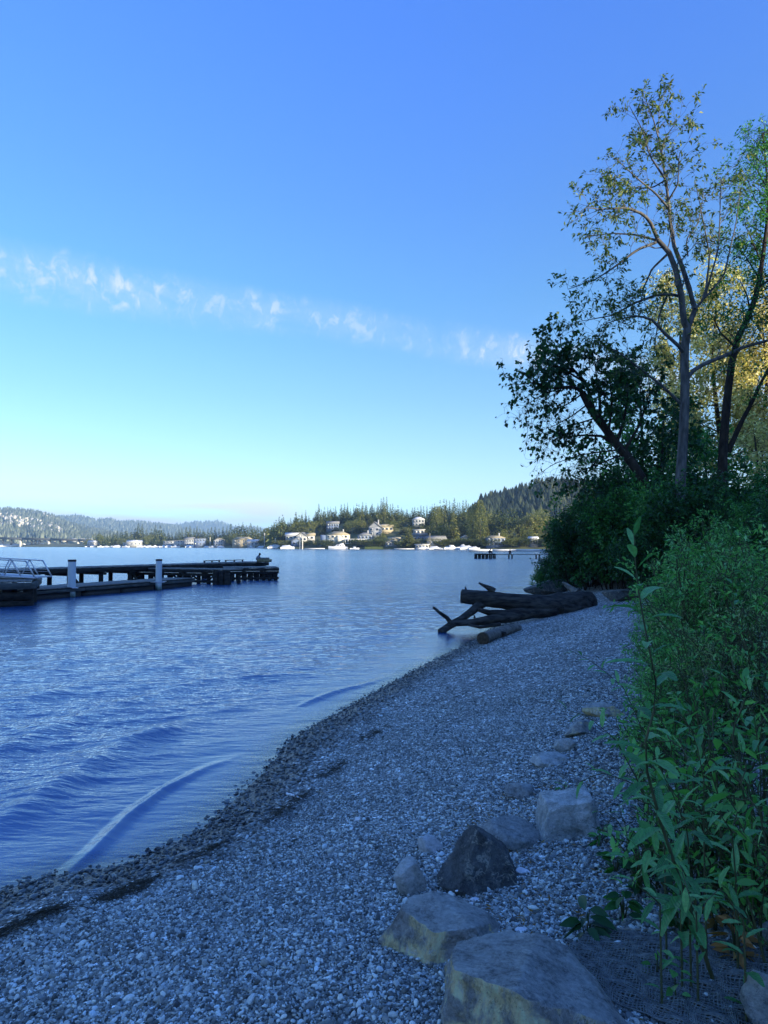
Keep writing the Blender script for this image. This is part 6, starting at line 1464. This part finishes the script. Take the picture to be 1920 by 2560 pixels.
for px_, py_, s_, lb in [(1185, 2250, .035, 'larger pale chip on the flat-topped boulder'), (1182, 2262, .028, 'pale chip touching the larger one on the flat-topped boulder'), (1143, 2228, .016, 'tiny pale chip near the back edge of the flat-topped boulder')]:
    dg = bpy.context.evaluated_depsgraph_get(); bpy.context.view_layer.update(); dg = bpy.context.evaluated_depsgraph_get()
    hit, loc_, nn_, *_r = scene.ray_cast(dg, Vector((0, 0, CAMH)), Vector(pdir(px_, py_)).normalized())
    if hit: tag(obj('stone_chip', rock_mesh(int(px_) + 5, (s_ * 1.2, s_ * .9, s_ * .5), None, 8, rough=.05), 'shell_white', None, (loc_[0], loc_[1], loc_[2] + s_ * .12)), lb, 'stone chip')
def weed(px, py, L_, wd, n, label, ax):
    p = GG(px, py); r_ = np.random.default_rng(int(px + py)); T_ = Tree(int(px)); u = np.array([math.cos(ax), math.sin(ax), 0]); v = np.array([-u[1], u[0], 0])
    for _ in range(n):
        q = u * r_.normal(0, L_ / 3) + v * r_.normal(0, wd / 3); pts = []
        d = unit(u * r_.normal(0, 1) + v * r_.normal(0, .6)); q = q.copy()
        for k in range(5):
            w_ = p + q; pts.append([q[0], q[1], terrain(w_[0], w_[1]) - p[2] + .012 + abs(r_.normal(0, .012))]); q = q + d * .035; d = unit(d + r_.normal(0, .5, 3) * [1, 1, 0])
        T_.path(np.array(pts), r_.uniform(.0015, .004), .001, 6, 4)
    m_ = T_.wood(); tag(obj('seaweed', mesh_np('seaweed', np.concatenate(m_.V), np.concatenate(m_.F4), True), 'seaweed', None, tuple(p)), label, 'seaweed')
weed(290, 2245, .38, .13, 110, 'dark seaweed clump tangled with straw, middle of the drift line', 1.0)
weed(45, 2318, .42, .13, 110, 'dark seaweed clump nearest the picture edge on the pebbles', .9)
weed(120, 2290, .16, .07, 40, 'tiny seaweed tuft between the two bigger clumps', .9)
weed(350, 2215, .3, .06, 50, 'stringy seaweed streak leading up from the middle clump', .95)
weed(525, 2128, .34, .10, 60, 'thin brown seaweed patch by the reed stems', 1.0)
weed(740, 2005, .34, .12, 50, 'sparse seaweed beside the bent white stick', 1.1)
weed(700, 2035, .34, .10, 45, 'flat seaweed smear below the bent white stick', 1.1)
weed(830, 1930, .4, .10, 50, 'faint brown weed farther up the drift line', 1.1)
weed(930, 1840, .5, .10, 50, 'farthest brown weed patch on the drift line', 1.1)

# erosion netting pegged over the slope in the corner
NA, NB, NC_, ND = GG(1380, 2440), GG(1480, 2330), GG(1935, 2380), GG(1935, 2700)
nu, nv = 62, 52; T_ = Tree(55)
def npt(u, v):
    a_ = NA * (1 - u) * (1 - v) + NB * (1 - u) * v + NC_ * u * v + ND * u * (1 - v); x_, y_ = a_[0] + .012 * math.sin(u * 31 + v * 9), a_[1] + .012 * math.sin(v * 27 + u * 13)
    return [x_, y_, terrain(x_, y_) + .022 + .008 * math.sin(u * 43) * math.sin(v * 37)]
for i in range(nu): T_.path(np.array([npt(i / (nu - 1) + .004 * math.sin(q * 9 + i), q / 30) for q in range(31)]), .0032, .0032, 31, 4)
for j in range(nv): T_.path(np.array([npt(q / 36, j / (nv - 1) + .004 * math.sin(q * 7 + j * 2)) for q in range(37)]), .0032, .0032, 37, 4)
m_ = T_.wood(); nm_ = np.array(NA)
net = tag(obj('erosion_netting', mesh_np('erosion_netting', np.concatenate(m_.V) - nm_, np.concatenate(m_.F4), True), 'jute', None, tuple(nm_)), 'dark woven jute netting spread over the soil beside the largest boulder', 'netting')

# ------------------------------------------------------------------ pebbles (instanced stones, too many to count)
protos = []
for i in range(7):
    V, F = ico(2); r_ = np.random.default_rng(900 + i); off = r_.uniform(0, 9, 3)
    rad_ = np.full(len(V), 1.2)
    for _ in range(7 if i < 4 else 10):
        nv_ = unit(r_.normal(size=3)); d = r_.uniform(.62, .95); c = V @ nv_; q = np.where(c > 1e-3, d / np.maximum(c, 1e-3), 9); rad_ = np.minimum(rad_, q) if i < 4 else np.minimum(rad_, q * 1.05)
    rad_ *= 1 + .05 * np.array([noise.noise(Vector(p * 2 + off)) for p in V]); P = V * rad_[:, None] * np.array([1, .78, .52])
    me_ = mesh_np('pebble', P, F, True); me_.materials.append(MATS['pebble']); po = bpy.data.objects.new('pebble_shape', me_); protos.append(po)
def pebble_cloud(name, X_, Y_, size, flat, col, wet, seed, lift):
    r_ = np.random.default_rng(seed); n = len(X_); Z_ = terrain(X_, Y_) + size * lift
    me_ = bpy.data.meshes.new(name); me_.vertices.add(n); me_.vertices.foreach_set('co', np.stack([X_, Y_, Z_], 1).astype(np.float32).ravel())
    def att(nm, ty, v, k='value'):
        a_ = me_.attributes.new(nm, ty, 'POINT'); a_.data.foreach_set(k, np.ascontiguousarray(v, dtype=np.float32 if ty != 'INT' else np.int32).ravel())
    sc_ = np.stack([size, size * r_.uniform(.75, 1.1, n), size * r_.uniform(.7, 1.2, n)], 1)
    att('pscale', 'FLOAT_VECTOR', sc_, 'vector'); att('prot', 'FLOAT_VECTOR', np.stack([r_.normal(0, flat, n), r_.normal(0, flat, n), r_.uniform(0, 6.28, n)], 1), 'vector')
    att('pidx', 'INT', r_.integers(0, len(protos), n)); att('pcol', 'FLOAT_VECTOR', col, 'vector'); att('pwet', 'FLOAT', wet)
    o_ = bpy.data.objects.new(name, me_); COL.objects.link(o_); me_.materials.append(MATS['pebble'])
    ng = bpy.data.node_groups.new(name, 'GeometryNodeTree'); ng.interface.new_socket('Geometry', in_out='INPUT', socket_type='NodeSocketGeometry'); ng.interface.new_socket('Geometry', in_out='OUTPUT', socket_type='NodeSocketGeometry')
    N = ng.nodes; gi = N.new('NodeGroupInput'); go = N.new('NodeGroupOutput'); inst = N.new('GeometryNodeInstanceOnPoints'); g2i = N.new('GeometryNodeGeometryToInstance')
    for po in reversed(protos):
        oi_ = N.new('GeometryNodeObjectInfo'); oi_.inputs['Object'].default_value = po; ng.links.new(oi_.outputs['Geometry'], g2i.inputs[0])
    ng.links.new(gi.outputs[0], inst.inputs['Points']); ng.links.new(g2i.outputs[0], inst.inputs['Instance']); inst.inputs['Pick Instance'].default_value = True
    for nm, ty, sk in (('pidx', 'INT', 'Instance Index'), ('prot', 'FLOAT_VECTOR', 'Rotation'), ('pscale', 'FLOAT_VECTOR', 'Scale')):
        na = N.new('GeometryNodeInputNamedAttribute'); na.data_type = ty; na.inputs['Name'].default_value = nm; ng.links.new(na.outputs[0], inst.inputs[sk])
    ng.links.new(inst.outputs[0], go.inputs[0]); md = o_.modifiers.new('scatter', 'NODES'); md.node_group = ng
    return tag(o_, kind='stuff')
r6 = np.random.default_rng(31)
def scatter(n, r0_, r1_, pw):
    """points on the beach in the wedge the camera sees, denser near it"""
    a_ = r6.uniform(R(-36), R(38), n); q = (r6.uniform(0, 1, n) * (r1_ ** pw - r0_ ** pw) + r0_ ** pw) ** (1 / pw); return q * np.sin(a_), q * np.cos(a_)
def pcols(n, wet, white=.05):
    v = r6.gamma(1.8, .16, n) + .035; v = np.where(r6.random(n) < white, r6.uniform(.5, .85, n), np.minimum(v, .7)); tint_ = r6.normal(0, 1, (n, 1)) * np.array([[.05, .01, -.04]]) + 1
    c = v[:, None] * tint_ * (1 - .76 * wet[:, None]) * (1 - wet[:, None] * np.array([[.12, .02, -.06]])); return np.clip(c, .006, .85)
# fine gravel and larger pebbles; big rounded dark cobbles by the water
X_, Y_ = scatter(270000, 1.4, 9.5, 1.05); d = sdist(X_, Y_); k = (d > .75) & (soilness(X_, Y_, d) < r6.random(len(d))); X_, Y_, d = X_[k], Y_[k], d[k]
big = wavy(X_, Y_, 1.4, 11) * .25 + r6.random(len(d)); sz = r6.lognormal(-5.25, .38, len(d)) * (1 + .35 * (X_ > .3) * (d > 3.2)) * (1 + .45 * ss(-Y_ * .3 - X_, -1.6, .8)); wt = 1 - ss(d + .1 * wavy(X_, Y_, 5, 5), .45, 1.1)
pebble_cloud('fine_gravel', X_, Y_, sz, .5, pcols(len(d), wt), wt, 1, .25)
X_, Y_ = scatter(52000, 1.4, 20, 1.25); d = sdist(X_, Y_); k = (d > .6) & (soilness(X_, Y_, d) < r6.random(len(d))); X_, Y_, d = X_[k], Y_[k], d[k]
sz = np.minimum(r6.lognormal(-4.85, .38, len(d)), .02) * (1 + .02 * np.hypot(X_, Y_)); wt = 1 - ss(d + .1 * wavy(X_, Y_, 5, 5), .45, 1.1)
pebble_cloud('gravel_pebbles', X_, Y_, sz, .45, pcols(len(d), wt, .08), wt, 2, .25)
X_, Y_ = scatter(120000, 3.0, 24, 1.2); d = sdist(X_, Y_); lim = .95 + .3 * wavy(X_, Y_, 1.2, 7); k = (d > -.75) & (d < lim) & (r6.random(len(d)) < np.where(d > .55, .55, 1.0)); X_, Y_, d = X_[k], Y_[k], d[k]
sz = np.minimum(r6.lognormal(-4.2, .36, len(d)), .03); wt = 1 - ss(d + .12 * wavy(X_, Y_, 5, 5), .38, .95)
pebble_cloud('shoreline_cobbles', X_, Y_, sz, .35, pcols(len(d), wt, .03) * 1.1, wt, 3, .3)
X_, Y_ = scatter(9000, 1.4, 6.5, 1.1); d = sdist(X_, Y_); k = (d > 1.0) & ((X_ > 0.2) | (r6.random(len(d)) < .35)) & (soilness(X_, Y_, d) < .9 * r6.random(len(d)) + .2); X_, Y_, d = X_[k], Y_[k], d[k]
pebble_cloud('angular_stones', X_, Y_, r6.lognormal(-4.6, .35, len(d)), .6, pcols(len(d), d * 0, .22), d * 0, 4, .35)
# leaf litter and chips under the willows
X_, Y_ = r6.uniform(.5, 2.6, 5000), r6.uniform(1.3, 5.5, 5000); Z_ = terrain(X_, Y_) + .008
V, F = leaves_np(np.stack([X_, Y_, Z_], 1), np.stack([r6.normal(size=5000), r6.normal(size=5000), r6.normal(0, .15, 5000)], 1), r6.uniform(.008, .04, 5000), .25, 0, r=r6)
tag(obj('leaf_litter', mesh_np('leaf_litter', V, F), 'dry_leaf'), kind='stuff')
# ------------------------------------------------------------------ one label per thing: in a row of look-alikes, its count from a landmark
_ONE = 'zeroth first second third fourth fifth sixth seventh eighth ninth tenth eleventh twelfth thirteenth fourteenth fifteenth sixteenth seventeenth eighteenth nineteenth'.split()
_TEN = {2: 'twenty', 3: 'thirty', 4: 'forty', 5: 'fifty', 6: 'sixty', 7: 'seventy'}
def ordinal(n):
    if n < 20: return _ONE[n]
    a_, b_ = divmod(n, 10)
    return (_TEN[a_][:-1] + 'ieth') if b_ == 0 else _TEN[a_] + '-' + _ONE[b_]
ROWS = {
    'boats along the distant wooded shore': '{o} tiny white boat along the distant wooded shore, counted from the bridge',
    'boats in the marina under the bridge': '{o} tiny white boat under the road bridge, counted from the picture edge',
    'conifers along the skyline of the distant wood': '{o} conifer on the skyline of the distant wood, counted from the bridge',
    'olive trees in front of the distant wood': '{o} rounded olive tree before the distant wood, counted from the bridge',
    'shorter conifers in front of the distant wood': '{o} shorter conifer before the distant wood, counted from the bridge',
    'tall conifers on the crest of the peninsula': '{o} tall conifer on the peninsula crest, counted from its tip',
    'conifers below the crest of the peninsula': '{o} conifer just below the peninsula crest, counted from its tip',
    'broadleaf trees halfway up the peninsula': '{o} olive broadleaf tree halfway up the peninsula, counted from its tip',
    'conifers halfway up the peninsula': '{o} conifer halfway up the peninsula slope, counted from its tip',
    'olive trees at the foot of the wooded hill': '{o} olive tree at the foot of the dark hill, counted from the poplars',
    'conifers at the foot of the wooded hill': '{o} conifer at the foot of the dark hill, counted from the poplars',
    'lower olive trees on the far shore': '{o} low olive shore tree past the poplars, counted from the blue lakeside house',
    'conifers on the skyline of the wooded hill': '{o} conifer on the skyline of the dark hill, counted from the poplars',
    'shrubs above the far waterline': '{o} low shrub above the far waterline, counted from the tip of the point',
    'dark shrubs of the thicket beneath the trees': '{o} high dark thicket shrub beneath the trees, counted from the lake',
    'leafy green shrubs on the bank': '{o} leafy green shrub of the bank, counted from the gravel edge',
    'feathery pale shrubs on the bank': '{o} pale feathery shrub of the bank, counted from the gravel edge',
    'dark low herbs under the willow shoots': '{o} dark low herb under the willow shoots, counted from the gravel edge',
    'pale houses low on the slope behind the bridge': '{o} tiny pale house low behind the bridge deck, counted from the picture edge',
    'pale houses just under the crest of the hill': '{o} tiny pale house under the hill crest, counted from the picture edge',
}
bpy.context.view_layer.update()
for gp, pat in ROWS.items():
    its = sorted([o_ for o_ in scene.objects if o_.get('group') == gp and not o_.parent], key=lambda o_: o_.matrix_world.translation.x / max(.5, o_.matrix_world.translation.y))
    for i, o_ in enumerate(its): o_['label'] = pat.format(o=ordinal(i + 1))
